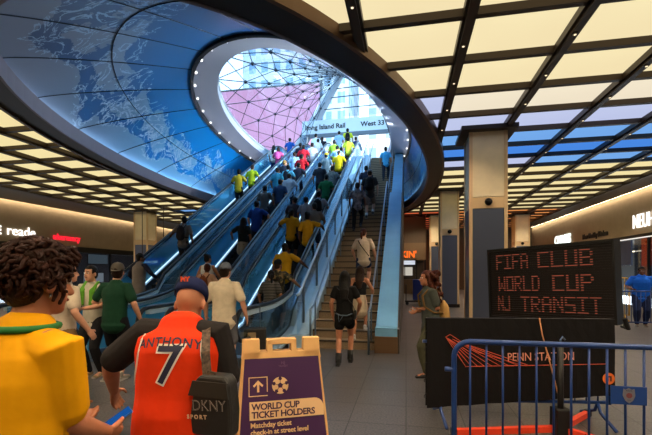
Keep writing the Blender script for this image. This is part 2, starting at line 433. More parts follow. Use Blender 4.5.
# panel joints of the mural: thin dark seams as parts
jm = mat('mural_joint', lin(14,30,48), .6)
def mpt(a, t, off=-.006):
    ab = [RS[q]+(OA[q]-RS[q])*t for q in (0, 1)]; c = [RC[q]+(OC[q]-RC[q])*t for q in (0, 1)]
    return Vector((c[0]+(ab[0]+off)*math.cos(a), c[1]+(ab[1]+off)*math.sin(a), CZ+.15+(OZ-CZ-.15)*t**.9-.008))
for a in [R(d) for d in (150, 163, 176, 189, 202, 214, 226, 238, 250, 262, 275, 290, 310, 330, 350)]:
    MB().tube([mpt(a, t/12) for t in range(13)], .012, 4).build('joint', jm, mural)
MB().tube([mpt(R(90+k*3), .48) for k in range(120)], .012, 4, True).build('joint', jm, mural)
# skylight collar with its little spotlights
OI = (OA[0]-1.0, OA[1]-1.0)
col = MB(); loft_rings(col, [ering(OC, OA, OZ), ering(OC, OI, OZ+.12), ering(OC, OI, OZ+.5), ering(OC, (OA[0]+.2, OA[1]+.2), OZ+.5), ering(OC, (OA[0]+.2, OA[1]+.2), OZ)], True)
struct('trim_7', col, mat('collar_grey', lin(205,208,220), .5), smooth=False)
col = MB(); loft_rings(col, [ering(OC, (OA[0]+.04, OA[1]+.04), OZ-.1), ering(OC, (OA[0]-.08, OA[1]-.08), OZ-.1), ering(OC, (OA[0]-.08, OA[1]-.08), OZ+.05), ering(OC, (OA[0]+.04, OA[1]+.04), OZ+.05)], True)
struct('trim_8', col, mat('collar_edge', lin(26,28,36), .5))
for k in range(44):
    a = 2*PI*k/44; o = MB().disc((0,0,0), .035, th=.05, n=10).build('ceiling_spotlight', emat('spot_white', (1,1,1), 3))
    o.location = (OC[0]+(OA[0]-.14)*math.cos(a), OC[1]+(OA[1]-.14)*math.sin(a), OZ-.02)
    tag(o, 'tiny white spotlight on the dark rim of the oval skylight', 'ceiling light', 'spotlights around the skylight rim')
# ------------------------------------------------------------------ escalators and stairs (30 degrees)
SL = math.tan(R(30)); EY0 = 8.5; EZT = 8.4
steel = mat('brushed_steel', lin(120,140,160), .3, .85, noise=.1, nscale=25)
white_clad = mat('pale_cladding', lin(176,204,224), .28, .15, noise=.05, nscale=4)
blue_glass = mat('blue_backed_panel', lin(60,130,175), .12, .55, spec=.8, coat=.3)
rubber = mat('handrail_rubber', lin(14,22,34), .3)
step_m = mat('step_metal', lin(38,44,52), .45, .6)
bglass = glassmat('balustrade_glass', (.84,.94,.99), .04)
def mural_tint_glass():
    m = bpy.data.materials.new('mural_reflection_glass'); m.use_nodes = True; nt = m.node_tree; b = nt.nodes['Principled BSDF']
    b.inputs['Base Color'].default_value = (*lin(88,180,222), 1); b.inputs['Roughness'].default_value = .15  # blue reflection of the mural put into the glass colour
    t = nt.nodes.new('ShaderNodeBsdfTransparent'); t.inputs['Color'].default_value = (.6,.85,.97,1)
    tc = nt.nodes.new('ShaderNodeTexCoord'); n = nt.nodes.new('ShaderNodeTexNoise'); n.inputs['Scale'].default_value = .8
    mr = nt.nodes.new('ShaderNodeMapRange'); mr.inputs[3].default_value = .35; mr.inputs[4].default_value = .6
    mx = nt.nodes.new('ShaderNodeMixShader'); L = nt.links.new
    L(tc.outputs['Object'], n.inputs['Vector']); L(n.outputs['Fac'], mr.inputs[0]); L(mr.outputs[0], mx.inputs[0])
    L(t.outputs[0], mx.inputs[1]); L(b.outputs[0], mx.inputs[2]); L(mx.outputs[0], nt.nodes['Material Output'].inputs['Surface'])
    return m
tint_glass = mural_tint_glass()
YT = EY0+EZT/SL
def incl(h, y0=6.3, ytop=YT+2.0, n=6):
    """profile line (y,z) at height h over the step line, with rounded knees"""
    pts = [(y0, h)]
    for k in range(n+1):
        t = k/n; y = EY0-1.0+2.0*t; z = 0 if t <= 0 else (2.0*t)**2/8*1.0*SL*2/2
        pts.append((y, h+SL*(t*t)*1.0*.5*2*.5*2*.5*2/2 if t < 1 else h+SL*1.0))
    pts.append((YT-1, h+EZT-SL))
    for k in range(1, n+1):
        t = k/n; u = 1-t; pts.append((YT-1+2*t, h+EZT-SL*(u*u)))
    pts.append((ytop, h+EZT))
    return pts
def ribbon(h0, h1, x0, x1, y0=6.3, ytop=YT+2.0):
    lo, hi = incl(h0, y0, ytop), incl(h1, y0, ytop)
    mb = MB()
    for i in range(len(lo)-1):
        a, b, c, d = lo[i], lo[i+1], hi[i+1], hi[i]
        vs = [(x0, *a), (x0, *b), (x0, *c), (x0, *d), (x1, *a), (x1, *b), (x1, *c), (x1, *d)]
        fs = [(0,1,2,3), (7,6,5,4), (0,4,5,1), (3,2,6,7)]
        if i == 0: fs.append((0,3,7,4))
        if i == len(lo)-2: fs.append((1,5,6,2))
        mb.add(vs, fs)
    return mb
step_me = MB().box(-.5, .5, 0, .40, -.24, 0).mesh('step')
for k in range(10):
    pass
step_me.materials.append(step_m)
def escalator(cx, label):
    t = thing('escalator', label, 'escalator', (cx, 0, 0), 0, 'escalators up to the street')
    # body down to the floor
    lo = incl(-.30, 7.0); body = MB()
    prof = [(y, max(z, .0)) for y, z in incl(-.26, 7.0)]
    poly = prof+[(YT+2.0, 0)]
    body.prism_x([(7.0, 0)]+[p for p in prof if p[1] > 0]+[(YT+2.0, 0)], -.62, .62)
    body.build('truss', mat('truss_dark', lin(28,38,50), .6), t)
    MB().box(-.6, .6, 6.2, 7.35, 0, .02).build('comb_plate', steel, t)
    y = EY0-.9; z = 0
    n = 0
    yy = 7.35
    while yy < YT+.3:
        zc_ = 0 if yy < EY0-.2 else min(EZT, (yy+.2-EY0)*SL)
        zc_ = max(.02, round(zc_/.2078)*.2078*1.0)
        s = bpy.data.objects.new('step', step_me); C.objects.link(s); s.parent = t; s.location = (0, yy, zc_)
        yy += .36
    for sx in (-1, 1):
        b = ribbon(.0, .93, sx*.60-.006, sx*.60+.006).build('balustrade', bglass if sx > 0 else tint_glass, t)
        h = MB().tube([(sx*.64, *p) for p in newel()], .04, 8).build('handrail', rubber, b, smooth=True)
        ribbon(.87, .945, sx*.64-.046, sx*.64+.046).build('rail_guide', white_clad, b)
        ribbon(-.06, .16, sx*.56-.02, sx*.56+.03).build('skirt', steel, t)
        ribbon(.05, .12, sx*.62 if sx > 0 else -.86, .86 if sx > 0 else -.62).build('deck', white_clad, t)
        if sx < 0: ribbon(.17, .21, -.588, -.575, 7.2).build('skirt_glow_streak', emat('skirt_glow_streak', (.55,.82,1), 1.6), t)  # glowing strip added for the bright reflected streak along the left skirt
    return t
def newel():
    p = incl(.99, 6.3)
    q = []
    for k in range(9):
        a = PI*k/8; q.append((6.3-.27*math.sin(a), .45+.27-(.27)*math.cos(a)))
    return [(6.6, .45)]+q[:-1]+[(6.35, .99)]+p[1:]
ESC = []
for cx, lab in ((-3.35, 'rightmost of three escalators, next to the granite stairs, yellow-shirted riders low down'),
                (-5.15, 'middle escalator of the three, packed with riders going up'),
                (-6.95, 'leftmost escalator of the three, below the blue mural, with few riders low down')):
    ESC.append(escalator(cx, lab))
# fillers between the escalators: pale sloped cladding
for a, b, lab in ((-6.075, -6.025, 'left'), (-4.275, -4.225, 'right')):
    tag(ribbon(-.1, .2, a, b, 6.4).build('sloped_cladding', white_clad), f'pale sloped cladding strip between the middle escalator and the {lab} one', 'cladding')
# stairs
SX0, SX1, SY0 = -2.02, -.62, 8.25
st = thing('staircase', 'brown granite stairs rising to daylight beside the escalators', 'staircase', (0, 0, 0))
gr = mat('stair_granite', lin(142,120,94), .5, noise=.28, nscale=45)
tread = MB().box(SX0, SX1, 0, .32, -.175, 0).mesh('step'); tread.materials.append(gr)
nose = MB().box(SX0, SX1, -.012, .035, -.03, .004).mesh('nosing'); nose.materials.append(mat('nosing_dark', lin(70,58,46), .6))
N1, N2, LAND, RI = 24, 24, 1.2, .175
TR = RI/SL
YL = SY0+N1*TR                       # landing
YE = YL+LAND+N2*TR
def slope(y, h=0):
    if y < YL: return (y-SY0)*SL+h
    if y < YL+LAND: return N1*RI+h
    return N1*RI+(y-YL-LAND)*SL+h
def sweep(h0, h1, x0, x1, y0=8.0):
    ys = [y0, SY0, YL, YL+LAND, YE]
    top = [(y, max(h1, slope(y, h1)) if y > y0 else h1) for y in ys]; bot = [(y, max(0, slope(y, h0))) for y in ys]
    mb = MB()
    for a in range(4):
        mb.prism_x([bot[a], bot[a+1], top[a+1], top[a]], x0, x1)
    return mb
for k in range(N1+N2):
    s = bpy.data.objects.new('step', tread); C.objects.link(s); s.parent = st; s.location = (0, SY0+k*TR+(LAND if k >= N1 else 0), (k+1)*RI)
    q = bpy.data.objects.new('nosing', nose); C.objects.link(q); q.parent = s
MB().prism_x([(SY0+.2, 0), (YL, N1*RI-.2), (YL+LAND, N1*RI-.2), (YE, EZT-.25), (YE, 0)], SX0, SX1).build('stringer', gr, st)
MB().box(SX0, SX1, YL-.02, YL+LAND+.05, N1*RI-.175, N1*RI).build('landing', gr, st)
def rail(x, h, y0): return [(x, y0, h-.02), (x, SY0, h)]+[(x, y, slope(y, h)) for y in (YL, YL+LAND, YE)]
sweep(-9, .3, -2.42, -2.04).build('side_wall', white_clad, st)
sweep(.3, 1.1, -2.26, -2.245, 8.1).build('glass_guard', bglass, st)
MB().tube(rail(-2.25, 1.15, 8.05), .03, 8).build('guard_rail', white_clad, st, smooth=True)
for k in range(11):
    y = 8.6+k*1.35
    MB().bar((-2.25, y, slope(y, .2)), (-2.25, y, slope(y, 1.16)), .05).build('post', steel, st)
for x, y0 in ((-1.93, 7.95), (-.72, 7.8)):
    h = MB().tube([(x, y0, 0), (x, y0, .85)]+rail(x, .92, y0+.1)[1:], .022, 8).build('handrail', steel, st, smooth=True)
    for k in range(9):
        y = 8.4+k*1.7
        MB().tube([(x, y, slope(y, 0)), (x, y, slope(y, .9))], .018, 6).build('post', steel, h)
sweep(-9, .5, -.61, -.17).build('parapet', mat('parapet_blue', lin(128,186,226), .2, .2, noise=.08, nscale=1.2), st)
MB().prism_x([(7.98, 0), (7.98, .32), (8.45, .6), (8.45, .0)], -.62, -.16).build('parapet_foot', mat('foot_floor_reflection', lin(120,92,66), .35, .5), st)  # brown of the reflected floor put into the end face's colour
sweep(-9, .48, -.17, -.13).build('outer_skin', mat('stair_side', lin(58,50,44), .5), st)
# street level landing
struct('trim_9', MB().box(-8.6, -.1, max(YE, YT+2.05), 37.9, EZT-.35, EZT-.01), mat('street_paving', lin(150,150,150), .7))
# ------------------------------------------------------------------ glass canopy over the street opening
can = thing('glass_canopy', 'cable-net glass canopy with a leaning white mast over the oval skylight', 'canopy', (0,0,0))
HEAD = Vector((-4.5, 27.5, 15.4)); LB = Vector((-9.0, 28.0, 8.4)); RB = Vector((.2, 27.0, 8.5))
def qb(a, b, c, t): return a*(1-t)**2+b*2*t*(1-t)+c*t*t
def arch(s):
    """everything left of the mast head hangs from it; on the right the edge beam comes down"""
    if s < .12: return HEAD.lerp(LB, .45*(1-s/.12))
    if s < .62: return HEAD+Vector((.5*(s-.12), -.6*(s-.12), -.1))
    return qb(HEAD+Vector((.25,-.3,-.1)), Vector((-1.6, 27.4, 14.8)), RB, (s-.62)/.38)
def coll(s):
    a = R(140)+R(265)*s; return Vector((OC[0]+(OI[0]+.05)*math.cos(a), OC[1]+(OI[1]+.05)*math.sin(a), OZ+.5))
def net(s, t):
    p = arch(s).lerp(coll(s), t); bulge = math.sin(PI*t)
    p.z -= .35*bulge; return p
wht = mat('mast_white', lin(186,194,200), .4, .1)
cab = mat('cable_dark', lin(40,50,62), .4, .6)
MB().tube([LB, LB.lerp(HEAD, .5), HEAD+Vector((.2,0,.3))], [.44, .40, .22], 14).build('mast', mat('mast_grey', lin(140,150,162), .4, .2), can, smooth=True)
MB().tube([qb(HEAD, Vector((-1.6, 27.4, 14.8)), RB, t/14) for t in range(15)], .11, 8).build('edge_beam', wht, can, smooth=True)
MB().tube([coll(s/60) for s in range(61)], .09, 6).build('foot_ring', wht, can, smooth=True)
NS = 15
for i in range(NS+1):
    MB().tube([net(i/NS, t/10) for t in range(11)], .02, 5).build('cable', cab, can)
TT = [.16, .3, .44, .58, .72, .86, 1.0]
for d in (1, -1):
    for i in range(-6, NS+7):
        pts = [net((i+d*k)/NS, t) for k, t in enumerate(TT) if 0 <= i+d*k <= NS]
        if len(pts) > 1: MB().tube(pts, .016, 5).build('cable', cab, can)
k = 0
for i in range(1, NS):
    for t in TT[:-1]:
        if k < 98: MB().ell(net(i/NS, t), (.075, .075, .075), 8, 6).build('node', cab, can, smooth=True); k += 1
g = MB(); G = 40
g.v = [tuple(net(a/G, b/12)+Vector((0,0,.05))) for b in range(13) for a in range(G+1)]
g.f = [(b*(G+1)+a, b*(G+1)+a+1, (b+1)*(G+1)+a+1, (b+1)*(G+1)+a) for b in range(12) for a in range(G)]
g.build('glazing', glassmat('canopy_glass', (.54,.66,.76), .02), can, smooth=True)
# front glass wall in the arch with its transoms and the street-name band
fw = MB(); fp = [arch(s/40) for s in range(41)]
for a, b in zip(fp[:-1], fp[1:]):
    if abs(a.x-b.x) < .02: continue
    fw.add([(a.x, a.y, 12.4), (b.x, b.y, 12.4), (b.x, b.y, max(12.4, b.z)), (a.x, a.y, max(12.4, a.z))], [(0,1,2,3)])
fw.build('front_glazing', glassmat('front_glass', (.62,.74,.84), .02), can)
for z, x0, x1 in ((13.1, -5.7, -1.2), (13.9, -5.2, -1.9), (14.5, -4.8, -2.6)):
    MB().bar((x0, 27.5, z), (x1, 27.35, z), .05).build('transom', cab, can)
band = thing('street_sign_band', 'white street-name band across the glass front above the escalator tops', 'sign', (0, 27.3, 11.3))
MB().box(-7.2, -1.15, -.12, .12, 0, .95).build('panel', mat('sign_white', lin(205,220,232), .5), band)
MB().box(-7.2, -1.15, -.14, .14, -.22, 0).build('bottom_rail', mat('rail_grey', lin(96,110,124), .5), band)
blk = mat('letter_black', lin(14,18,24), .6)
text('lettering', 'West 33 St', .46, blk, band, (-3.05, -.13, .32), bold=.012)
text('lettering', 'Long Island Rail', .46, blk, band, (-7.0, -.13, .32), bold=.012)
MB().bar((-1.05, 27.3, 8.4), (-1.05, 27.3, 12.4), .22).build('post', wht, band)

# ------------------------------------------------------------------ street buildings seen through the glass
def facade(name, wall, win, sx, sz, fx=.55, fz=.6):
    m = bpy.data.materials.new(name); m.use_nodes = True; nt = m.node_tree; b = nt.nodes['Principled BSDF']; N = nt.nodes.new; L = nt.links.new
    tc = N('ShaderNodeTexCoord'); sp = N('ShaderNodeSeparateXYZ'); L(tc.outputs['Object'], sp.inputs[0])
    ad = N('ShaderNodeMath'); ad.operation = 'ADD'; L(sp.outputs['X'], ad.inputs[0]); L(sp.outputs['Y'], ad.inputs[1])
    def cell(src, s, f):
        a = N('ShaderNodeMath'); a.operation = 'MULTIPLY'; a.inputs[1].default_value = 1/s; L(src, a.inputs[0])
        fr = N('ShaderNodeMath'); fr.operation = 'FRACT'; L(a.outputs[0], fr.inputs[0])
        lt = N('ShaderNodeMath'); lt.operation = 'LESS_THAN'; lt.inputs[1].default_value = f; L(fr.outputs[0], lt.inputs[0]); return lt.outputs[0]
    mu = N('ShaderNodeMath'); mu.operation = 'MULTIPLY'; L(cell(ad.outputs[0], sx, fx), mu.inputs[0]); L(cell(sp.outputs['Z'], sz, fz), mu.inputs[1])
    mx = N('ShaderNodeMix'); mx.data_type = 'RGBA'; mx.inputs[6].default_value = (*wall,1); mx.inputs[7].default_value = (*win,1); L(mu.outputs[0], mx.inputs[0])
    L(mx.outputs[2], b.inputs['Base Color']); b.inputs['Roughness'].default_value = .5
    return m
def tower(x, y, wx, wy, h, m, label, roof=True):
    t = thing('tower_building', label, 'building', (x, y, 8.0))
    MB().box(-wx/2, wx/2, -wy/2, wy/2, 0, h).box(-wx/2-.3, wx/2+.3, -wy/2-.3, wy/2+.3, h, h+.8).build('wall', m, t)
    MB().box(-wx*.2, wx*.2, -wy*.2, wy*.2, h+.8, h+4).build('roof_house', mat('roof_grey', lin(190,195,200), .7), t)
    return t
fa = facade('facade_pale', lin(232,236,238), lin(150,182,212), 2.4, 3.4)
fb = facade('facade_blue', lin(150,196,232), lin(112,166,214), 1.6, 3.6, .7, .75)
fc = facade('facade_stone', lin(236,232,226), lin(170,190,206), 3.2, 3.8, .45, .55)
tower(-42, 62, 14, 14, 60, fb, 'blue glass tower far left behind the canopy net')
tower(-62, 60, 16, 14, 44, fa, 'pale tower with small windows at the left edge of the skylight')
tower(-20, 78, 20, 16, 66, fa, 'tall pale office tower with blue windows behind the mast head')
tower(1, 84, 16, 16, 58, fc, 'stone-faced tower straight beyond the top of the stairs')
tower(22, 74, 14, 14, 50, fb, 'blue glass tower right of the street entrance')
scr = thing('billboard_screen', 'huge pink glowing video billboard seen through the canopy glass', 'screen', (-26, 54, 8.2))
MB().box(-1.5, 14.5, 0, .5, 1, 20).build('frame', mat('screen_frame', lin(60,60,70), .5), scr)
pm = panel_mat('pink_screen', (.98, .50, .82), 1.5)
MB().box(-1.2, 14.2, -.06, 0, 1.3, 19.7).build('screen', pm, scr)
MB().box(-1.5, 14.5, .5, 3, 0, 20).build('support_wall', fa, scr)
struct('trim_200', MB().box(-90, 90, 38.5, 140, 7.8, 8.0), mat('street_asphalt', lin(150,152,156), .8))
# ------------------------------------------------------------------ columns
cst, snt = math.cos(TH), math.sin(TH)
def cw(xr, zc, z=0):
    """plan position given as distance to the right of and ahead of the viewpoint"""
    return Vector((xr*cst-zc*snt, xr*snt+zc*cst, z))
colm = mat('column_steel', lin(150,150,160), .28, .6, noise=.06, nscale=6)
colu = mat('column_upper', lin(240,222,186), .45, .25, noise=.05, nscale=4)  # golden reflection of the ceiling panels put into the cladding colour
cbr = mat('column_bronze', lin(222,190,146), .45, .3)
coll_low = mat('column_lower', lin(98,106,130), .3, .6)
def column(x, y, w, label, dome=True):
    t = thing('column', label, 'column', (x, y, 0))
    h = w/2; e = .085
    MB().box(-h+e, h-e, -h+.02, h-.02, 0, 3.3).box(-h+.02, h-.02, -h+e, h-e, 0, 3.3).build('lower_cladding', coll_low, t)
    MB().box(-h+e, h-e, -h+.02, h-.02, 3.62, CZ-.1).box(-h+.02, h-.02, -h+e, h-e, 3.62, CZ-.1).build('upper_cladding', colu, t)
    MB().box(-h+e, h-e, -h+.01, h-.01, 3.31, 3.6).box(-h+.01, h-.01, -h+e, h-e, 3.31, 3.6).build('belt', cbr, t)
    for sx in (-1, 1):
        for sy in (-1, 1):
            c = MB()
            c.box(min(sx*h, sx*(h-e)), max(sx*h, sx*(h-e)), min(sy*h, sy*(h-e)), max(sy*h, sy*(h-e)), 0, CZ-.1)
            c.build('corner_trim', cbr, t)
    MB().box(-h-.22, h+.22, -h-.22, h+.22, CZ-.16, CZ-.05).build('collar', dbrown, t)
    MB().box(-h-.02, h+.02, -h-.02, h+.02, 0, .15).build('base', dbrown, t)
    if dome: MB().ell((0, -h-.03, 3.47), (.1, .1, .1), 14, 8).build('camera_dome', mat('dome_black', lin(16,14,14), .15), t, smooth=True)
    return t
column(2.13, 11.6, .96, 'big bronze-edged steel column with dark camera dome behind the message board')
column(1.96, 19.4, .84, 'second bronze-edged column, just behind the big one')
column(1.96, 27.4, .84, 'third column of the row, beside the coffee shop sign')
column(7.4, 28.2, .9, 'bronze-edged column right of the big one, near the right shops')
column(-16.05, 22.2, .95, 'bronze column at far left beside the leftmost escalator', False)

# ------------------------------------------------------------------ shops left
neon_w = emat('sign_white_light', (1, .96, .9), 1.6)
red_l = emat('sign_red_light', (1, .02, .04), 1.2)
shop = thing('storefront', 'dark pharmacy storefront along the left wall', 'shop', (XL, 0, 0))
MB().box(-.25, .02, YN, YF, 2.9, 3.25).build('fascia', dark_store, shop)
MB().box(-4.0, -3.8, YN, YF, 0, 3.25).box(-4.0, 0, YN-.1, YN, 0, 3.25).box(-4.0, 0, YF, YF+.1, 0, 3.25).build('inner_wall', mat('shop_inner', lin(38,36,40), .7), shop)
MB().box(-3.8, -.2, YN, YF, 3.1, 3.25).build('inner_ceiling', dark_store, shop)
MB().box(-.06, -.04, YN, YF, 0, 2.9).build('glass', glassmat('shop_glass', (.5,.52,.55), .06), shop)
for k in range(13):
    y = -2+k*3.0; MB().box(-.1, .03, y-.04, y+.04, 0, 2.9).build('mullion', dark_store, shop)
text('lettering', 'DUANE', .62, neon_w, shop, (.06, 14.95, 3.62), (PI/2,0,PI/2), .05, bold=.02)
text('lettering', 'reade', .74, neon_w, shop, (.06, 17.35, 3.62), (PI/2,0,PI/2), .05)
text('lettering', 'pharmacy', .52, red_l, shop, (.06, 20.2, 3.60), (PI/2,0,PI/2), .05, bold=.012)
for y, z0, z1, c, s, lab in ((24.4, 2.2, 2.85, (.30,.42,.48), .5, 'dim teal screen in the pharmacy window'), (24.0, .9, 1.55, (.75,.85,.9), .7, 'bright white screen low in the pharmacy window')):
    t = thing('display_screen', lab, 'screen', (XL-.5, y, 0))
    MB().box(-.05, 0, -.95, .95, z0-.05, z1+.05).build('frame', dark_store, t); MB().box(0, .01, -.9, .9, z0, z1).build('screen', emat('scr_'+lab[:5], c, s), t)
t = thing('hanging_sign', 'blue hanging direction sign with a green box beyond the leftmost escalator', 'sign', (-15.0, 20.2, 2.0))
MB().box(0, 1.75, -.06, .06, 0, .42).build('panel', emat('sign_blue', (.02,.06,.42), .8), t)
MB().box(.08, .34, -.07, -.06, .06, .36).build('green_field', emat('sign_green', (.25,.8,.45), .9), t)
text('lettering', '8 Av LIRR', .2, neon_w, t, (.42, -.07, .12), depth=.01)
text('lettering', 'i', .22, mat('sign_ink', lin(10,30,20)), t, (.17, -.075, .12), depth=.01)
for x in (.2, 1.55): MB().tube([(x, 0, .42), (x, 0, CZ-2.1)], .02, 6).build('rod', dbrown, t)
# cafe core behind the stairs
core = thing('coffee_shop', 'coffee shop front with orange sign, seen right of the stairs', 'shop', (0, 27.6, 0))
MB().box(-7.9, 1.3, 0, .3, 2.45, 3.6).build('fascia', mat('core_tan', lin(118,94,66), .6), core)
MB().box(-7.9, 1.3, .02, .25, 3.5, CZ).build('bulkhead', mat('core_bulk', lin(92,76,58), .7), core)
MB().box(-7.9, 1.3, 4.0, 4.2, 0, 2.45).build('back_wall', mat('core_back', lin(70,58,48), .7), core)
MB().box(-7.9, 1.3, .3, 4.0, 2.40, 2.5).build('inner_ceiling', dark_store, core)
for x in (-7.9, -4.4, -1.6, .62, 1.2): MB().box(x, x+.12, 0, .15, 0, 2.45).build('mullion', dark_store, core)
MB().box(-1.4, .6, .02, .12, 2.12, 2.4).build('lit_header', emat('lit_header', (.8,.85,.95), .8), core)
for k in range(3): MB().box(-1.3+.62*k, -.75+.62*k, 3.9, 3.99, 1.35, 2.0).build('menu_board', emat('menu_light', (.75,.7,.6), .7), core)
MB().box(-1.6, .6, 2.6, 3.2, 0, 1.05).build('counter', mat('core_counter', lin(120,96,70), .5), core)
text('lettering', "DUNKIN'", .60, emat('dunkin_orange', (1, .16, .02), 1.3), core, (-1.62, -.03, 2.62), depth=.05, bold=.02, sx=.94)
t = thing('utility_cart', 'blue and black utility cart in front of the coffee shop', 'cart', (.55, 20.2, 0))
MB().box(-.22, .22, -.3, .3, .25, 1.25).build('bin', mat('cart_blue', lin(20,50,140), .5), t, bevel=.03)
MB().box(-.6, .5, -.32, .32, .14, .22).build('base', dark_store, t)
MB().tube([(.45, 0, .2), (.45, 0, 1.3), (.35, 0, 1.4)], .03, 8).tube([(-.55, -.2, .2), (-.55, -.2, 1.0), (-.55, .2, 1.0), (-.55, .2, .2)], .025, 8).build('frame', dark_store, t)
for sx in (-.5, .4):
    for sy in (-.26, .26): MB().disc((sx, sy, .08), .08, 'y', 14, .04).build('wheel', rubber, t)

# ------------------------------------------------------------------ shops right
shop = thing('storefront', 'dark shop front with white lit signs along the right wall', 'shop', (XR, 0, 0))
MB().box(-.03, .25, YN, YF, 3.22, 3.42).build('fascia', dark_store, shop)
MB().box(-.06, -.03, YN, 26.5, 3.22, 3.27).build('lit_edge', emat('lit_edge', (1,.95,.85), 1.0), shop)
MB().box(3.8, 4.0, YN, YF, 0, 3.3).box(0, 4.0, YN-.1, YN, 0, 3.3).box(0, 4.0, YF, YF+.1, 0, 3.3).build('inner_wall', mat('shop_inner_r', lin(52,50,48), .7), shop)
MB().box(.2, 3.8, YN, YF, 3.2, 3.35).build('inner_ceiling', dark_store, shop)
MB().box(.04, .06, YN, 22.0, 0, 3.22).box(.04, .06, 26.2, YF, 0, 3.22).build('glass', glassmat('shop_glass', (.5,.52,.55), .06), shop)
MB().box(-.02, .06, 22.2, 26.2, 1.95, 3.2).build('blank_panel', mat('panel_blue_grey', lin(84,92,118), .25, .4), shop)
MB().box(.06, .12, 20.75, 21.45, 1.9, 3.22).build('banner_panel', emat('banner_orange', (.85,.10,.02), .55), shop)
for k in range(14):
    y = -4+k*3.1; MB().box(-.02, .1, y-.05, y+.05, 0, 3.22).build('mullion', dark_store, shop)
for k in range(6):
    MB().box(2.2, 2.6, 20.4+k*.9, 21.1+k*.9, .3, 2.1).build('shelf_unit', mat('goods%d' % k, lin(*((210,190,120), (180,60,40), (220,220,210), (200,160,60), (90,120,150), (210,120,60))[k]), .6, noise=.5, nscale=9), shop)
MB().box(1.6, 1.7, 20.5, 26, 2.75, 2.8).build('shop_light', emat('shop_light', (1,.85,.6), 3), shop)
text('lettering', 'NEUHAUS', .96, neon_w, shop, (-.06, 21.95, 3.72), (PI/2,0,-PI/2), .06, bold=-.006, sx=.66)
text('lettering', 'CHASES', .86, emat('sign_cool_light', (.9,1,.95), 1.6), shop, (-.06, 32.3, 3.62), (PI/2,0,-PI/2), .06, bold=.03, sx=.95)
text('lettering', 'New Healthy Kitchen', .42, mat('letters_dark', lin(24,18,14)), shop, (-.04, 27.6, 3.66), (PI/2,0,-PI/2), .05, bold=.012, sx=.86)

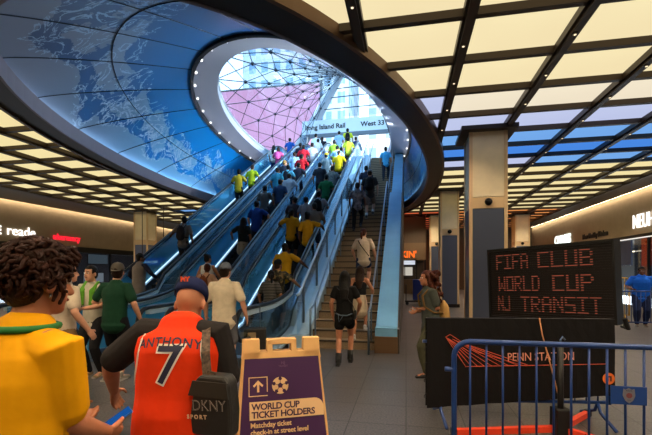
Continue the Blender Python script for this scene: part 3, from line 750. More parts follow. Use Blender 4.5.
# ------------------------------------------------------------------ folding A-frame sign
def aframe():
    p = cw(-.35, 3.10)
    t = thing('folding_sign', 'purple and cream folding sign for ticket holders standing on the floor in front', 'sign', p, TH+R(14))
    cream = mat('cream_plastic', lin(226,176,112), .5, noise=.05, nscale=12); pur = mat('purple_vinyl', lin(66,34,78), .45)
    W, H, sl = .298, 1.105, R(10)
    def leaf(front):
        q = Matrix.Translation((0, (-.015 if front else .015), H)) @ Matrix.Rotation((-sl if front else sl), 4, 'X')
        m = MB()
        # outline: two shoulders, a notch each side and a handle loop in the middle; widening to the feet
        def bx(x0, x1, z0, z1): m.box(x0, x1, -.016, .016, z0-H, z1-H, M=q)
        top = H
        bx(-W, -W+.13, H-.15, top); bx(W-.13, W, H-.15, top)
        bx(-W, W, H-.15, H-.095)
        bx(-.115, -.07, H-.11, top-.012); bx(.07, .115, H-.11, top-.012); bx(-.115, .115, top-.045, top-.002)
        for s in (-1, 1):
            vs = [Vector((s*x, y, z-H)) for y in (-.016, .016) for x, z in ((W-.05, H-.15), (W, H-.15), (W+.075, 0), (W+.02, 0))]
            m.add([q@v for v in vs], [(0,1,2,3), (7,6,5,4), (0,4,5,1), (1,5,6,2), (2,6,7,3), (3,7,4,0)])
        m.box(-W-.06, W+.06, -.016, .016, .06-H, .16-H, M=q)
        o = m.build('leaf', cream, t, bevel=.006)
        # printed sheet
        v = [Vector((x, y, z-H)) for y in (-.02, -.006) for x, z in ((-W+.015, H-.145), (W-.015, H-.145), (W+.045, .1), (-W-.045, .1))]
        sh = MB().add([q@a for a in v], [(0,1,2,3), (7,6,5,4), (0,4,5,1), (1,5,6,2), (2,6,7,3), (3,7,4,0)]).build('printed_sheet', pur, o)
        return q, o, sh
    q, o, sh = leaf(True); leaf(False)
    for s in (-1, 1): MB().box(s*(W+.03)-.012, s*(W+.03)+.012, -.12, .12, .45, .475).build('brace', cream, t)
    # print: z measured from the top edge of the sign
    def place(me, name, x, z, m, y=-.0225):
        ob = link(name, me, m, sh); ob.matrix_local = q @ Matrix.Translation((x, y, z-H)) @ Matrix.Rotation(PI/2, 4, 'X'); return ob
    ink = mat('print_cream', lin(232,190,140), .5); pk = mat('print_purple', lin(60,28,66), .5)
    # arrow box
    fr = MB(); a = .07
    for x0, x1, y0, y1 in ((-a, a, a-.006, a), (-a, a, -a, -a+.006), (-a, -a+.006, -a, a), (a-.006, a, -a+.03, a)): fr.box(x0, x1, y0, y1, -.001, .001)
    fr.prism([(-.008, -.04), (.008, -.04), (.008, .03), (-.008, .03)], -.001, .001)
    for s in (-1, 1): fr.prism([(0, .046), (0, .024), (s*.03, -.004), (s*.038, .008)][::s], -.001, .001)
    place(fr.mesh('arrow_symbol'), 'arrow_symbol', -.185, H-.35, ink)
    ball = MB().disc((0,0,0), .062, 'z', 32, .002).mesh('ball_symbol'); place(ball, 'ball_symbol', -.02, H-.35, ink)
    sp = MB()
    for cx, cy, r, ro in [(0, 0, .021, 90)]+[(.05*math.cos(R(90+72*k)), .05*math.sin(R(90+72*k)), .015, 270+72*k) for k in range(5)]:
        sp.prism([(cx+r*math.cos(R(ro+72*i)), cy+r*math.sin(R(ro+72*i))) for i in range(5)], -.0015, .0025)
    for k in range(5):
        c, s_ = math.cos(R(90+72*k)), math.sin(R(90+72*k)); sp.prism([(c*.02-s_*.0018, s_*.02+c*.0018), (c*.02+s_*.0018, s_*.02-c*.0018), (c*.04+s_*.0018, s_*.04-c*.0018), (c*.04-s_*.0018, s_*.04+c*.0018)], -.0015, .0025)
    place(sp.mesh('ball_patches'), 'ball_patches', -.02, H-.35, pk, -.024)
    x0, x1, z0, z1, r = -.25, W+.012, -.588, -.458, .07
    poly = [(x0, z0), (x1, z0)]+[(x1-r+r*math.cos(R(b)), z1-r+r*math.sin(R(b))) for b in range(0, 91, 15)]+[(x0, z1)]
    place(MB().prism(poly, -.001, .001).mesh('cream_band'), 'cream_band', 0, H, ink)
    def line(s, size, x, z, m, bold=0, y=-.025, sp=1): place(text_mesh(s, size, .001, bold, sp), 'lettering', x, H+z, m, y)
    line('WORLD CUP', .064, -.235, -.516, pk, .0016, sp=.92); line('TICKET HOLDERS', .064, -.235, -.573, pk, .0016, sp=.92)
    line('Matchday ticket', .050, -.245, -.640, ink, .001, sp=.95); line('check-in at street level', .050, -.245, -.690, ink, .001, sp=.95)
    line('NJ', .03, -.01, -.195, mat('print_faint', lin(110,80,112), .5)); line('TRANSIT', .018, -.03, -.215, _M['print_faint'])
aframe()

# ------------------------------------------------------------------ barriers
blue_p = mat('barrier_blue', lin(24,58,120), .42, .1, spec=.5, noise=.12, nscale=14)
def barrier(name, label, p0, p1, h=1.1, group=None, m=None, feet=True):
    m = m or blue_p
    a = math.atan2(p1.y-p0.y, p1.x-p0.x); L = (p1-p0).length
    t = thing(name, label, 'barrier', (p0.x, p0.y, 0), a, group)
    r = .12
    arc = lambda cx, cz, b0, b1: [(cx+r*math.cos(R(b)), 0, cz+r*math.sin(R(b))) for b in range(b0, b1+1 if b1 > b0 else b1-1, 18 if b1 > b0 else -18)]
    pts = [(0, 0, .2)]+[(0, 0, .5)]+arc(r, h-.02-r, 180, 90)+arc(L-r, h-.02-r, 90, 0)+[(L, 0, .5), (L, 0, .2)]
    MB().tube(pts, .021, 10).tube([(0, 0, .22), (L, 0, .22)], .018, 8).build('frame', m, t, smooth=True)
    n = int(L/.118)
    for k in range(1, n):
        MB().tube([(k*L/n, 0, .22), (k*L/n, 0, h-.02)], .0085, 6).build('bar', m, t, smooth=True)
    if feet:
        for x in (.12, L-.12):
            MB().tube([(x, -.3, .02), (x, -.05, .12), (x, 0, .22)], .018, 6).tube([(x, .3, .02), (x, .05, .12), (x, 0, .22)], .018, 6).build('foot', m, t, smooth=True)
    MB().tube([(-.07, 0, .86), (.0, 0, .86)], .018, 8).build('hook', m, t)
    return t, L
bar, BL = barrier('crowd_barrier', 'blue steel crowd barrier with police shield plate, nearest at right', cw(1.0, 3.10), cw(2.75, 2.76))
# plate with a shield
pl = MB().box(1.08, 1.31, -.032, -.024, .67, .80).build('plate', mat('plate_blue', lin(24,62,130), .45), bar)
sh = MB().prism([(-.035, .05), (-.02, .042), (0, .055), (.02, .042), (.035, .05), (.04, .0), (.024, -.035), (0, -.055), (-.024, -.035), (-.04, 0)], -.002, .002, M=Matrix.Translation((1.195, -.034, .735)) @ Matrix.Rotation(PI/2, 4, 'X')).build('shield_emblem', mat('shield_grey', lin(128,128,140), .4, .4), pl)
MB().disc((1.195, -.037, .737), .019, 'y', 18, .003).build('seal', mat('seal_red', lin(120,62,66), .5), sh)
text('lettering', 'POLICE', .012, mat('shield_dark', lin(30,34,60)), sh, (1.195, -.037, .767), depth=.001, align='CENTER')
text('lettering', 'CITY', .011, _M['shield_dark'], sh, (1.195, -.037, .70), depth=.001, align='CENTER')

# covered barrier with the black station banner
P0, P1 = cw(1.13, 4.36), cw(3.04, 4.26)
cb, CL = barrier('crowd_barrier', 'second blue barrier, behind the front one, hidden under a black station banner', P0, P1, 1.10)
a = math.atan2(P1.y-P0.y, P1.x-P0.x)
bn = thing('banner', 'black PENN STATION banner hung over a barrier below the message board', 'banner', (P0.x, P0.y, 0), a)
v = MB(); nx, nz = 30, 8; L = CL
def bpos(i, k, side):
    x = -.03+(L+.06)*i/nx; z = 1.115-(1.115-(.14+.17*i/nx))*k/nz
    return (x, side*(.036+.010*math.sin(i*1.1)*k/nz+.004*math.sin(i*2.7+k)), z)
grid = []
for side, rng in ((1, range(nz, -1, -1)), (-1, range(0, nz+1))):
    for k in rng: grid.append([bpos(i, k, side) for i in range(nx+1)])
v.v = [p for row in grid for p in row]; W_ = nx+1
v.f = [(r*W_+i, r*W_+i+1, (r+1)*W_+i+1, (r+1)*W_+i) for r in range(len(grid)-1) for i in range(nx)]
sheet = v.build('sheet', mat('black_vinyl', lin(16,13,14), .6, bump=.15, bscale=8, spec=.25), bn)
so = sheet.modifiers.new('solid', 'SOLIDIFY'); so.thickness = .004; so.offset = 1
coral = mat('print_coral', lin(214,92,66), .5)
text('lettering', 'PENN STATION', .125, mat('print_salmon', lin(222,150,126), .5), sheet, (.82, -.056, .665), (PI/2, R(-1.5), 0), depth=.002, sx=.80)
ln = MB().bar((.39, -.056, .60), (1.85, -.056, .645), .007, .002, up=(0,1,0))
for k in range(9):
    x0_, z0_ = .17+.012*k*.6, .915-.008*k*.5
    ln.bar((x0_+.035*(k > 4), -.056, z0_), (.385+.055*k*(1+.06*k), -.056, .595+.0035*k), .006, .002, up=(0,1,0))
ln.bar((.165, -.056, .915), (.215, -.056, .945), .006, .002, up=(0,1,0)).bar((.215, -.056, .945), (.50, -.056, .76), .006, .002, up=(0,1,0)).bar((.50, -.056, .76), (.98, -.056, .62), .006, .002, up=(0,1,0))
ln.build('hall_drawing', coral, sheet)
em = MB().disc((1.87, -.057, .49), .062, 'y', 24, .003).build('round_emblem', mat('print_orange', lin(226,110,40), .5), sheet)
text('lettering', 'TI', .07, mat('print_dark', lin(40,20,16)), em, (1.87, -.06, .466), depth=.001, align='CENTER', bold=.004)
for k in range(5): MB().tube([(-.03, -.04, .30+.17*k), (-.06, -.05, .28+.17*k), (-.055, -.03, .25+.17*k)], .004, 5).build('tie', mat('tie_black', lin(14,12,12)), bn)

# ------------------------------------------------------------------ message board
Q0, Q1 = cw(2.78, 6.55), cw(3.82, 5.17)
a = math.atan2(Q1.y-Q0.y, Q1.x-Q0.x); BWd = (Q1-Q0).length
mbd = thing('message_board', 'black electronic message board with orange lettering above the banner', 'sign', (Q0.x, Q0.y, 0), a)
z0, z1 = .90, 1.95
cabm = mat('board_black', lin(15,12,12), .5)
cabn = MB().box(0, BWd, 0, .16, z0, z1).box(-.03, BWd+.03, -.05, .19, z1, z1+.04).box(-.03, BWd+.03, -.05, .19, z0-.04, z0).box(-.03, 0, -.05, .19, z0, z1).box(BWd, BWd+.03, -.05, .19, z0, z1).build('cabinet', cabm, mbd)
lou = mat('louvre_black', lin(28,20,19), .5)
hz = .035; NL = int((z1-z0-.02)/hz)
for k in range(NL+1):
    z = z0+.015+hz*k; MB().box(.005, BWd-.005, -.03, -.006, z-.0115, z+.0115).build('louvre', lou, mbd)
# dot-matrix letters 5x7, each lit cell a short bar
GL = {'F':"11111 10000 10000 11110 10000 10000 10000",'I':"11111 00100 00100 00100 00100 00100 11111",'A':"01110 10001 10001 11111 10001 10001 10001",'C':"11111 10000 10000 10000 10000 10000 11111",
'L':"10000 10000 10000 10000 10000 10000 11111",'U':"10001 10001 10001 10001 10001 10001 11111",'B':"11110 10001 10001 11110 10001 10001 11111",'W':"10001 10001 10001 10101 10101 11011 10001",'O':"11111 10001 10001 10001 10001 10001 11111",
'R':"11110 10001 10001 11110 10100 10010 10001",'D':"11110 10001 10001 10001 10001 10001 11110",'P':"11110 10001 10001 11110 10000 10000 10000",'N':"10001 11001 10101 10101 10011 10001 10001",'J':"00001 00001 00001 00001 00001 10001 11111",'T':"11111 00100 00100 00100 00100 00100 00100",
'S':"11111 10000 10000 11111 00001 00001 11111"}
led = emat('led_orange', (.9, .20, .11), .30)
rows = [(('FIFA', .10, .62), ('CLUB', .76, 1.50), 21), (('WORLD', .13, .78), ('CUP', .96, 1.50), 11.5), (('NJ', .11, .31), ('TRANSIT', .48, 1.58), 2)]
for wa, wb, r0 in rows:
    for txt, xa, xb in (wa, wb):
        pitch = (xb-xa)/(len(txt)-.12); cw_ = pitch*.84/5
        for n_, ch in enumerate(txt):
            m = MB()
            for r_, rw in enumerate(GL[ch].split()):
                for c_, b_ in enumerate(rw):
                    if b_ == '1':
                        x = xa+n_*pitch+c_*cw_; zb = z0+.015+hz*(int(r0)+6-r_); m.box(x-.0005, x+cw_+.0005, -.005, -.001, zb-.0005, zb+hz+.0005)
            m.build('letter', led, mbd)
MB().box(BWd/2-.05, BWd/2+.05, .05, .15, .1, z0).build('post', cabm, mbd)
MB().box(BWd/2-.5, BWd/2+.5, .02, .18, .03, .1).box(BWd/2-.06, BWd/2+.06, -.2, .4, .03, .1).build('base', cabm, mbd)
mbd.rotation_euler.y = R(-2.2)
MB().tube([(BWd+.05, .05, z0-.05), (BWd+.12, .02, z0-.08), (BWd+.1, -.02, z0+.05)], .03, 8).build('latch', cabm, mbd)
# stand with orange legs in front of the banner
sp_ = cw(2.28, 3.86)
fs = thing('floor_stand', 'black post on bright orange legs behind the front barrier', 'stand', (sp_.x, sp_.y, 0), TH)
MB().tube([(0, 0, .05), (0, 0, .9)], .028, 10).build('post', cabm, fs, smooth=True)
MB().tube([(0, 0, .9), (.0, 0, .96), (.02, 0, .99), (.045, 0, .96)], .008, 6).build('hook', steel, fs)
orm = mat('orange_paint', lin(226,66,34), .45)
MB().box(-.07, .07, -.07, .07, .03, .3).build('socket', cabm, fs, bevel=.01)
for x, y in ((-1.0, .04), (.62, .55), (.5, -.5)):
    l = MB().bar((0, 0, .1), (x, y, .05), .055, .055).build('leg', orm, fs)
    d = Vector((x, y, 0)).normalized(); MB().bar((x, y, .05), (x+d.x*.05, y+d.y*.05, .05), .065, .065).build('cap', cabm, l)
cpath = [P0.lerp(P1, .585)+Vector((0,0,1.15))+Vector((math.sin(a)*.075 if False else .02, -.08, 0))]
o = MB().tube([cw(2.275, 4.235, 1.13), cw(2.29, 4.20, .95), cw(2.33, 4.10, .62), cw(2.31, 3.90, .30)], .007, 6).build('cord', mat('tan_cord', lin(190,128,84), .7), None, smooth=True)
tag(o, 'thin tan cord slanting across the black banner to the orange-legged stand', 'cord')
# barriers far right and a yellow barrier behind the polo man
barrier('crowd_barrier', 'blue barrier far right in front of the man in a blue polo', cw(7.78, 11.15), cw(9.75, 10.95))
barrier('crowd_barrier', 'small yellow barrier far right behind the message board', cw(9.30, 13.0), cw(9.85, 12.9), 1.45, m=mat('barrier_yellow', lin(206,150,40), .5))
t = thing('floor_bracket', 'small black rubber block on the floor at the right edge', 'block', cw(2.86, 3.47), TH)
MB().box(-.07, .1, -.05, .05, 0, .05).build('block', rubber, t, bevel=.008); MB().tube([(0, 0, .05), (0, 0, .075)], .02, 10).build('peg', steel, t)

# ------------------------------------------------------------------ lamps: the downlights in the beams and the spots on the skylight rim
def spot(loc, to, watts, col, angle, r=.03, blend=.6):
    l = bpy.data.lights.new('lamp', 'SPOT'); l.energy = watts; l.color = col; l.spot_size = R(angle); l.spot_blend = blend; l.shadow_soft_size = r
    o = bpy.data.objects.new('lamp', l); C.objects.link(o); o.location = loc
    o.rotation_euler = (Vector(to)-Vector(loc)).to_track_quat('-Z', 'Y').to_euler(); return o
for x in GX:
    for y in [GY[j]+.665 for j in range(1, len(GY)-1, 3)]:
        if x < -17 or x > 8.5 or y < -3 or y > 30 or inside(x, y, (ROUT[0]+.2, ROUT[1]+.2)): continue
        if round((x-GX[0])/1.685) % 2: continue
        spot((x, y, CZ-.13), (x, y, 0), DOWN, (1, .78, .55), 140)
def rim_pt(d): return Vector((OC[0]+(OA[0]-.1)*math.cos(R(d)), OC[1]+(OA[1]-.1)*math.sin(R(d)), OZ-.18))
def mur_pt(d, t=.45): p = mpt(R(d), t); return p
for a_, b_, k_ in ((296, 252, .45), (304, 236, .5), (312, 222, .6), (320, 208, .7), (328, 196, .85), (336, 182, 1.2), (342, 170, 1.2), (346, 158, 1.2), (316, 244, .7), (332, 262, .9)):
    p, q = rim_pt(a_), mur_pt(b_); spot(p, q, RIM*k_*((p-q).length/9)**2, (.78, .90, 1), 62, .05, 1)
# ------------------------------------------------------------------ people
def rings_mesh(mb, path, radii, ref=(0,1,0), n=14, cap=True):
    """closed tube with elliptical rings (rx along side, ry along ref) and rounded ends"""
    P = [Vector(p) for p in path]; RR = [(r, r) if not isinstance(r, tuple) else r for r in radii]
    if cap:
        d0 = (P[0]-P[1]).normalized(); d1 = (P[-1]-P[-2]).normalized()
        a, b = RR[0], RR[-1]; ma, mb_ = min(a), min(b)
        P = [P[0]+d0*ma*.8, P[0]+d0*ma*.5]+P+[P[-1]+d1*mb_*.5, P[-1]+d1*mb_*.8]
        RR = [(a[0]*.4, a[1]*.4), (a[0]*.8, a[1]*.8)]+RR+[(b[0]*.8, b[1]*.8), (b[0]*.4, b[1]*.4)]
    o = len(mb.v); N = len(P); ref = Vector(ref)
    for i, p in enumerate(P):
        d = (P[min(i+1, N-1)]-P[max(i-1, 0)]).normalized()
        f = ref-d*ref.dot(d)
        if f.length < .1: f = Vector((0,0,1))-d*d.z
        f.normalize(); s = f.cross(d).normalized()
        for k in range(n):
            t = 2*PI*k/n; mb.v.append(tuple(p+s*math.cos(t)*RR[i][0]+f*math.sin(t)*RR[i][1]))
    for i in range(N-1):
        for k in range(n):
            mb.f.append((o+i*n+k, o+i*n+(k+1) % n, o+(i+1)*n+(k+1) % n, o+(i+1)*n+k))
    mb.f.append(tuple(o+k for k in reversed(range(n)))); mb.f.append(tuple(o+(N-1)*n+k for k in range(n)))
def remesh(mb, vox, smooth=4, name='body'):
    me = bpy.data.meshes.new(name); me.from_pydata(mb.v, [], mb.f)
    bm = bmesh.new(); bm.from_mesh(me); bmesh.ops.recalc_face_normals(bm, faces=bm.faces); bm.to_mesh(me); bm.free()
    o = bpy.data.objects.new('tmp', me); C.objects.link(o)
    r = o.modifiers.new('r', 'REMESH'); r.mode = 'VOXEL'; r.voxel_size = vox
    if smooth:
        s = o.modifiers.new('s', 'SMOOTH'); s.iterations = smooth; s.factor = .5
    dg = bpy.context.evaluated_depsgraph_get(); dg.update()
    out = bpy.data.meshes.new_from_object(o.evaluated_get(dg)); out.name = name
    bpy.data.objects.remove(o); bpy.data.meshes.remove(me)
    for p in out.polygons: p.use_smooth = True
    return out
def ik(a, b, l1, l2, pole):
    d = b-a; L = d.length
    if L > (l1+l2)*.995: b = a+d*((l1+l2)*.995/L); d = b-a; L = d.length
    u = d.normalized(); x = (l1*l1-l2*l2+L*L)/(2*L); h = math.sqrt(max(0, l1*l1-x*x))
    p = Vector(pole); p = p-u*p.dot(u)
    if p.length < 1e-3: p = Vector((0,-1,0))-u*(-u.y)
    return a+u*x+p.normalized()*h, b
def rot(v, ax, d): return Matrix.Rotation(R(d), 3, ax) @ v
SKIN = {'light': lin(206,150,120), 'tan': lin(182,120,88), 'olive': lin(166,112,80), 'brown': lin(112,70,48), 'dark': lin(66,42,32)}
HAIR = {'black': lin(16,12,11), 'brown': lin(44,26,17), 'auburn': lin(70,30,16), 'grey': lin(120,116,112), 'blond': lin(176,132,70)}
SKB = {}
def skinm(k): return mat('skin_'+k, SKIN[k], .5, noise=.06, nscale=25, spec=.35)
def clothm(col, key=None):
    n = key or 'cloth_%d_%d_%d' % col
    return mat(n, lin(*col), .85, noise=.08, nscale=14, bump=.35, bscale=16, spec=.2)
class Pose: pass
def person(label, loc, face=0, H=1.72, build=1.0, skin='tan', hair=('short', 'black'), top=('tee', (200,200,200)), bottom=('trousers', (30,32,40)),
           shoes=(30,30,32), cap=None, la=None, ra=None, lf=None, rf=None, lean=4, head=(0, 0), lpole=(-.6,-1,0), rpole=(.6,-1,0), vox=.014, hands=True, female=False, group=None, facial=False, twist=0, grip=(0,0), bow=0):
    """face: heading in degrees, 0 looks along +Y.  la/ra: wrist target from the shoulder (x right, y forward, z up); lf/rf: ankle target on the ground (x, y, z)"""
    s = H/1.75; B = build
    t = thing('person', label, 'person', loc, R(face), group)
    V = Vector
    lf = V(lf if lf else (-.10, 0, 0)); rf = V(rf if rf else (.10, 0.03, 0))
    ank = {-1: V((lf.x, lf.y-.02, lf.z+.085*s)), 1: V((rf.x, rf.y-.02, rf.z+.085*s))}
    hipz = min(.93*s, min(ank[-1].z, ank[1].z)+.845*s)
    midy = (lf.y+rf.y)/2
    hipz = min(hipz, max(ank[-1].z, ank[1].z)+.80*s)
    pel = V((0, midy, hipz+.03*s))
    T = lambda x, y, z: pel + rot(rot(V((x, y, z))*s, 'Z', twist*min(1, max(0, z/.45))), 'X', -lean)   # torso frame, leaning forward
    sw = (.178 if not female else .16)*(.8+.2*B)
    sh = {d: T(d*sw, 0, .475) for d in (-1, 1)}
    neck0, neck1 = T(0, -.005, .50), T(0, .012, .60)
    hy, hp = head
    HM = Matrix.Rotation(R(hy), 3, 'Z') @ Matrix.Rotation(R(hp), 3, 'X')
    hc = neck1 + rot(V((0, .022+bow*.9, .088-bow))*s, 'X', -lean*.5); neck1 = neck1+V((0, bow*.6, -bow*.8))
    Hd = lambda x, y, z: hc + HM @ (V((x, y, z))*s)
    hip = {d: pel+V((d*.088*s*(.75+.25*B), 0, -.03*s)) for d in (-1, 1)}
    l1, l2 = .435*s, .425*s
    kn = {}
    for d in (-1, 1): kn[d], ank[d] = ik(hip[d], ank[d], l1, l2, (d*.12, 1, .05))
    u1, u2 = .29*s, .255*s
    arm = {-1: V(la if la else (-.09, .06, -.50))*s, 1: V(ra if ra else (.09, .06, -.50))*s}
    el, wr = {}, {}
    for d, pole in ((-1, lpole), (1, rpole)): el[d], wr[d] = ik(sh[d], sh[d]+arm[d], u1, u2, pole)
    # ---- body: one continuous surface
    b = MB()
    wB = .42+.58*B; dB = .35+.65*B; aB = .78+.22*B
    tz = [(-.06, .150, .110), (.04, .152, .115), (.13, .138 if female else .148, .108), (.24, .140 if female else .155, .112), (.36, .160 if female else .172, .118), (.44, .155 if female else .168, .100), (.50, .085, .070)]
    rings_mesh(b, [T(0, 0, z) for z, _, _ in tz], [(a*s*wB, c*s*dB) for _, a, c in tz], n=20)
    rings_mesh(b, [neck0, neck1, neck1+V((0,.01,.05))*s], [.062*s, .056*s, .056*s])
    b.ell(Hd(0, -.012, .028), (.077*s, .098*s, .100*s), 20, 14, HM)
    b.ell(Hd(0, .030, -.042), (.060*s, .066*s, .076*s), 18, 12, HM)
    b.ell(Hd(0, .060, -.088), (.034*s, .034*s, .026*s), 12, 8, HM)
    rings_mesh(b, [Hd(0, .090, .012), Hd(0, .104, -.012), Hd(0, .112, -.028)], [.010*s, .013*s, .016*s], n=8)
    for d in (-1, 1):
        b.ell(Hd(d*.080, -.005, -.008), (.011*s, .022*s, .033*s), 10, 8, HM)
        # arm, forearm
        rings_mesh(b, [sh[d]+(T(0,0,.46)-sh[d])*.25, sh[d], sh[d].lerp(el[d], .35), el[d], el[d].lerp(wr[d], .3), wr[d]], [.062*s*aB, .058*s*aB, .049*s*aB, .041*s*aB, .042*s*aB, .028*s])
        fdir = (wr[d]-el[d]).normalized()
        # hand: palm, four fingers, thumb
        inn = V((-d, 0, 0)); 
        fw = V((0, 1, 0)) - fdir*fdir.y
        if fw.length < .3: fw = V((0, 0, 1)) - fdir*fdir.z
        fw.normalize(); nrm = fdir.cross(fw).normalized()
        if nrm.dot(inn) < 0: nrm = -nrm
        g = grip[0 if d < 0 else 1]
        rings_mesh(b, [wr[d]-fdir*.01*s, wr[d]+fdir*.03*s, wr[d]+fdir*.085*s], [(.018*s, .024*s), (.017*s, .038*s), (.015*s, .041*s)], ref=fw, n=12)
        if hands:
            for k, (off, ln) in enumerate(((.031, .070), (.011, .080), (-.010, .075), (-.030, .058))):
                p0 = wr[d]+fdir*.080*s+fw*off*s
                c1 = (fdir*(1-.3*g)+nrm*(.28+.5*g)+fw*off*1.2).normalized(); c2 = (fdir*(.75-1.0*g)+nrm*(.6+.9*g)).normalized()
                p1 = p0+c1*ln*.5*s; p2 = p1+c2*ln*.5*s
                rings_mesh(b, [p0, p1, p2], [.0096*s, .0088*s, .0074*s], n=8)
            p0 = wr[d]+fdir*.028*s+fw*.032*s; c1 = (fdir*.65+fw*.7+nrm*.35).normalized(); p1 = p0+c1*.04*s; p2 = p1+(fdir*.8+nrm*.5+fw*.1).normalized()*.03*s
            rings_mesh(b, [p0, p1, p2], [.0135*s, .011*s, .0085*s], n=8)
        # leg and foot
        rings_mesh(b, [hip[d]+V((0,0,.03)), hip[d].lerp(kn[d], .35), kn[d], kn[d].lerp(ank[d], .3), ank[d].lerp(kn[d], .12), ank[d]], [.085*s*wB, .078*s*wB, .054*s*wB, .056*s*wB, .037*s, .036*s])
        toe = ank[d]+V((d*.02, .15, -.055))*s
        rings_mesh(b, [ank[d]+V((0,-.035,-.045))*s, ank[d]+V((0,.03,-.040))*s, toe], [(.032*s, .034*s), (.038*s, .036*s), (.038*s, .024*s)], ref=(0,0,1), n=12)
    link('body', remesh(b, vox, 3), skinm(skin), t)
    # ---- clothes
    kind, colr = top[0], top[1]; tm = top[2] if len(top) > 2 else clothm(colr)
    e = .014*s
    tc = MB()
    hem = {'tee': -.10, 'polo': -.10, 'long': -.10, 'jersey': -.05, 'shirt': -.13, 'crop': .12, 'dress': -.1, 'hoodie': -.12, 'tank': -.08, 'robe': -.5}[kind]
    tt = [(max(z, hem), a, c) for z, a, c in tz if z > hem-.05] if hem > -.06 else [(hem, .162, .124)]+tz
    loose = {'jersey': .012, 'hoodie': .02, 'robe': .02, 'shirt': .010}.get(kind, .004)
    if kind == 'jersey': tt = tt[:-1]+[(.475, .112, .078), (.492, .088, .070)]
    elif kind != 'crop':
        tt = tt[:-1]+[(.485, .118, .084), (.515, .080, .070)]
    else: tt = [x for x in tt if x[0] < .43]
    rings_mesh(tc, [T(0, 0, z) for z, _, _ in tt], [(a*s*wB+e+loose, c*s*dB+e+loose) for _, a, c in tt], n=22)
    if kind == 'robe':
        rings_mesh(tc, [T(0,0,-.02), V((0, midy, hipz*.6)), V((0, midy, .18))], [(.17*s*B, .14*s*B), (.20*s*B, .18*s*B), (.24*s, .22*s)], n=20)
    sl = {'tee': .82, 'polo': .8, 'long': 2, 'jersey': 0, 'shirt': .95, 'crop': 0, 'dress': .6, 'hoodie': 2, 'tank': 0, 'robe': 2}[kind]
    under = top[3] if len(top) > 3 else None      # darker sleeves worn below a jersey
    sm_ = MB() if under else tc
    for d in (-1, 1):
        if sl or under:
            q = sl or 1.02
            pts = [sh[d]+(T(0,0,.45)-sh[d])*.4, sh[d]]; rd = [.075*s*aB, .068*s*aB+e*.6]
            if q >= 1.5: pts += [sh[d].lerp(el[d], .5), el[d], el[d].lerp(wr[d], .5), el[d].lerp(wr[d], .95)]; rd += [.058*s*aB+e*.6, .050*s*aB+e*.6, .046*s*aB+e*.6, .034*s+e*.8]
            else: pts += [sh[d].lerp(el[d], q*.5), sh[d].lerp(el[d], q*.85)]; rd += [.060*s*aB+e, .056*s*aB+e*1.2]
            rings_mesh(sm_, pts, rd)
        elif kind in ('jersey', 'tank'):
            rings_mesh(tc, [sh[d]*.62+T(0,0,.46)*.38, sh[d]*.86+T(0,0,.47)*.14], [(.07*s*aB, .07*s*aB), (.056*s*aB, .066*s*aB)])
    if kind == 'hoodie':
        rings_mesh(tc, [T(0,-.05,.47), T(0,-.06,.55)], [(.11*s, .06*s), (.09*s, .05*s)])
    topo = link({'tee': 'shirt', 'polo': 'polo_shirt', 'long': 'long_sleeve_shirt', 'jersey': 'jersey', 'shirt': 'shirt', 'crop': 'crop_top', 'dress': 'dress', 'hoodie': 'hooded_top', 'tank': 'tank_top', 'robe': 'long_robe'}[kind], remesh(tc, vox*1.05, 3, 'shirt'), tm, t)
    if under: link('undershirt', remesh(sm_, vox*1.05, 3, 'sleeves'), clothm(under), t)
    if kind in ('polo',):
        cl = MB(); rings_mesh(cl, [T(0, 0, .505), T(0, .004, .545)], [(.078*s, .072*s), (.070*s, .066*s)], n=16); cl.build('collar', tm, topo, smooth=True)
    bk, bc = bottom[0], bottom[1]; bm_ = bottom[2] if len(bottom) > 2 else clothm(bc)
    if bk != 'none' and kind != 'robe':
        pc = MB(); e2 = .012*s
        if bk in ('skirt', 'dress_skirt'):
            top_z = .1
            rings_mesh(pc, [T(0,0,.10), T(0,0,0), pel+V((0,0,-.12))*s, pel+V((0,.0,-.30))*s], [(.135*s*wB+e2, .108*s*dB+e2), (.155*s*wB+e2, .12*s*dB+e2), (.185*s, .15*s), (.20*s, .17*s)], n=20)
        else:
            rings_mesh(pc, [T(0,0,.09), T(0,0,0), pel+V((0,0,-.07))*s], [(.145*s*wB+e2*.6, .106*s*dB+e2*.6), (.154*s*wB+e2, .116*s*dB+e2), (.150*s*wB+e2, .112*s*dB+e2)], n=20)
            lng = {'trousers': 2, 'shorts': .88, 'hotpants': .45, 'jeans': 2, 'leggings': 2}[bk]; k = 0 if bk == 'leggings' else 1
            for d in (-1, 1):
                if lng > 1:
                    pts = [hip[d]+V((0,0,.02)), hip[d].lerp(kn[d], .4), kn[d], kn[d].lerp(ank[d], .4), ank[d]+V((0,0,-.0))]
                    rd = [.088*s*wB+e2*k, .080*s*wB+e2*(.4+k), .056*s*wB+e2*(.4+k), .056*s*wB+e2*(.4+k), .040*s+e2*(.3+k*.8)]
                else:
                    pts = [hip[d]+V((0,0,.02)), hip[d].lerp(kn[d], lng*.5), hip[d].lerp(kn[d], lng)]
                    rd = [.088*s*wB+e2, .084*s*wB+e2*1.2, (.080 if lng < .5 else .070)*s*wB+e2*1.6]
                rings_mesh(pc, pts, rd)
        link({'skirt': 'skirt', 'dress_skirt': 'skirt', 'trousers': 'trousers', 'jeans': 'jeans', 'shorts': 'shorts', 'hotpants': 'shorts', 'leggings': 'leggings'}[bk], remesh(pc, vox*1.05, 2, 'bottoms'), bm_, t)
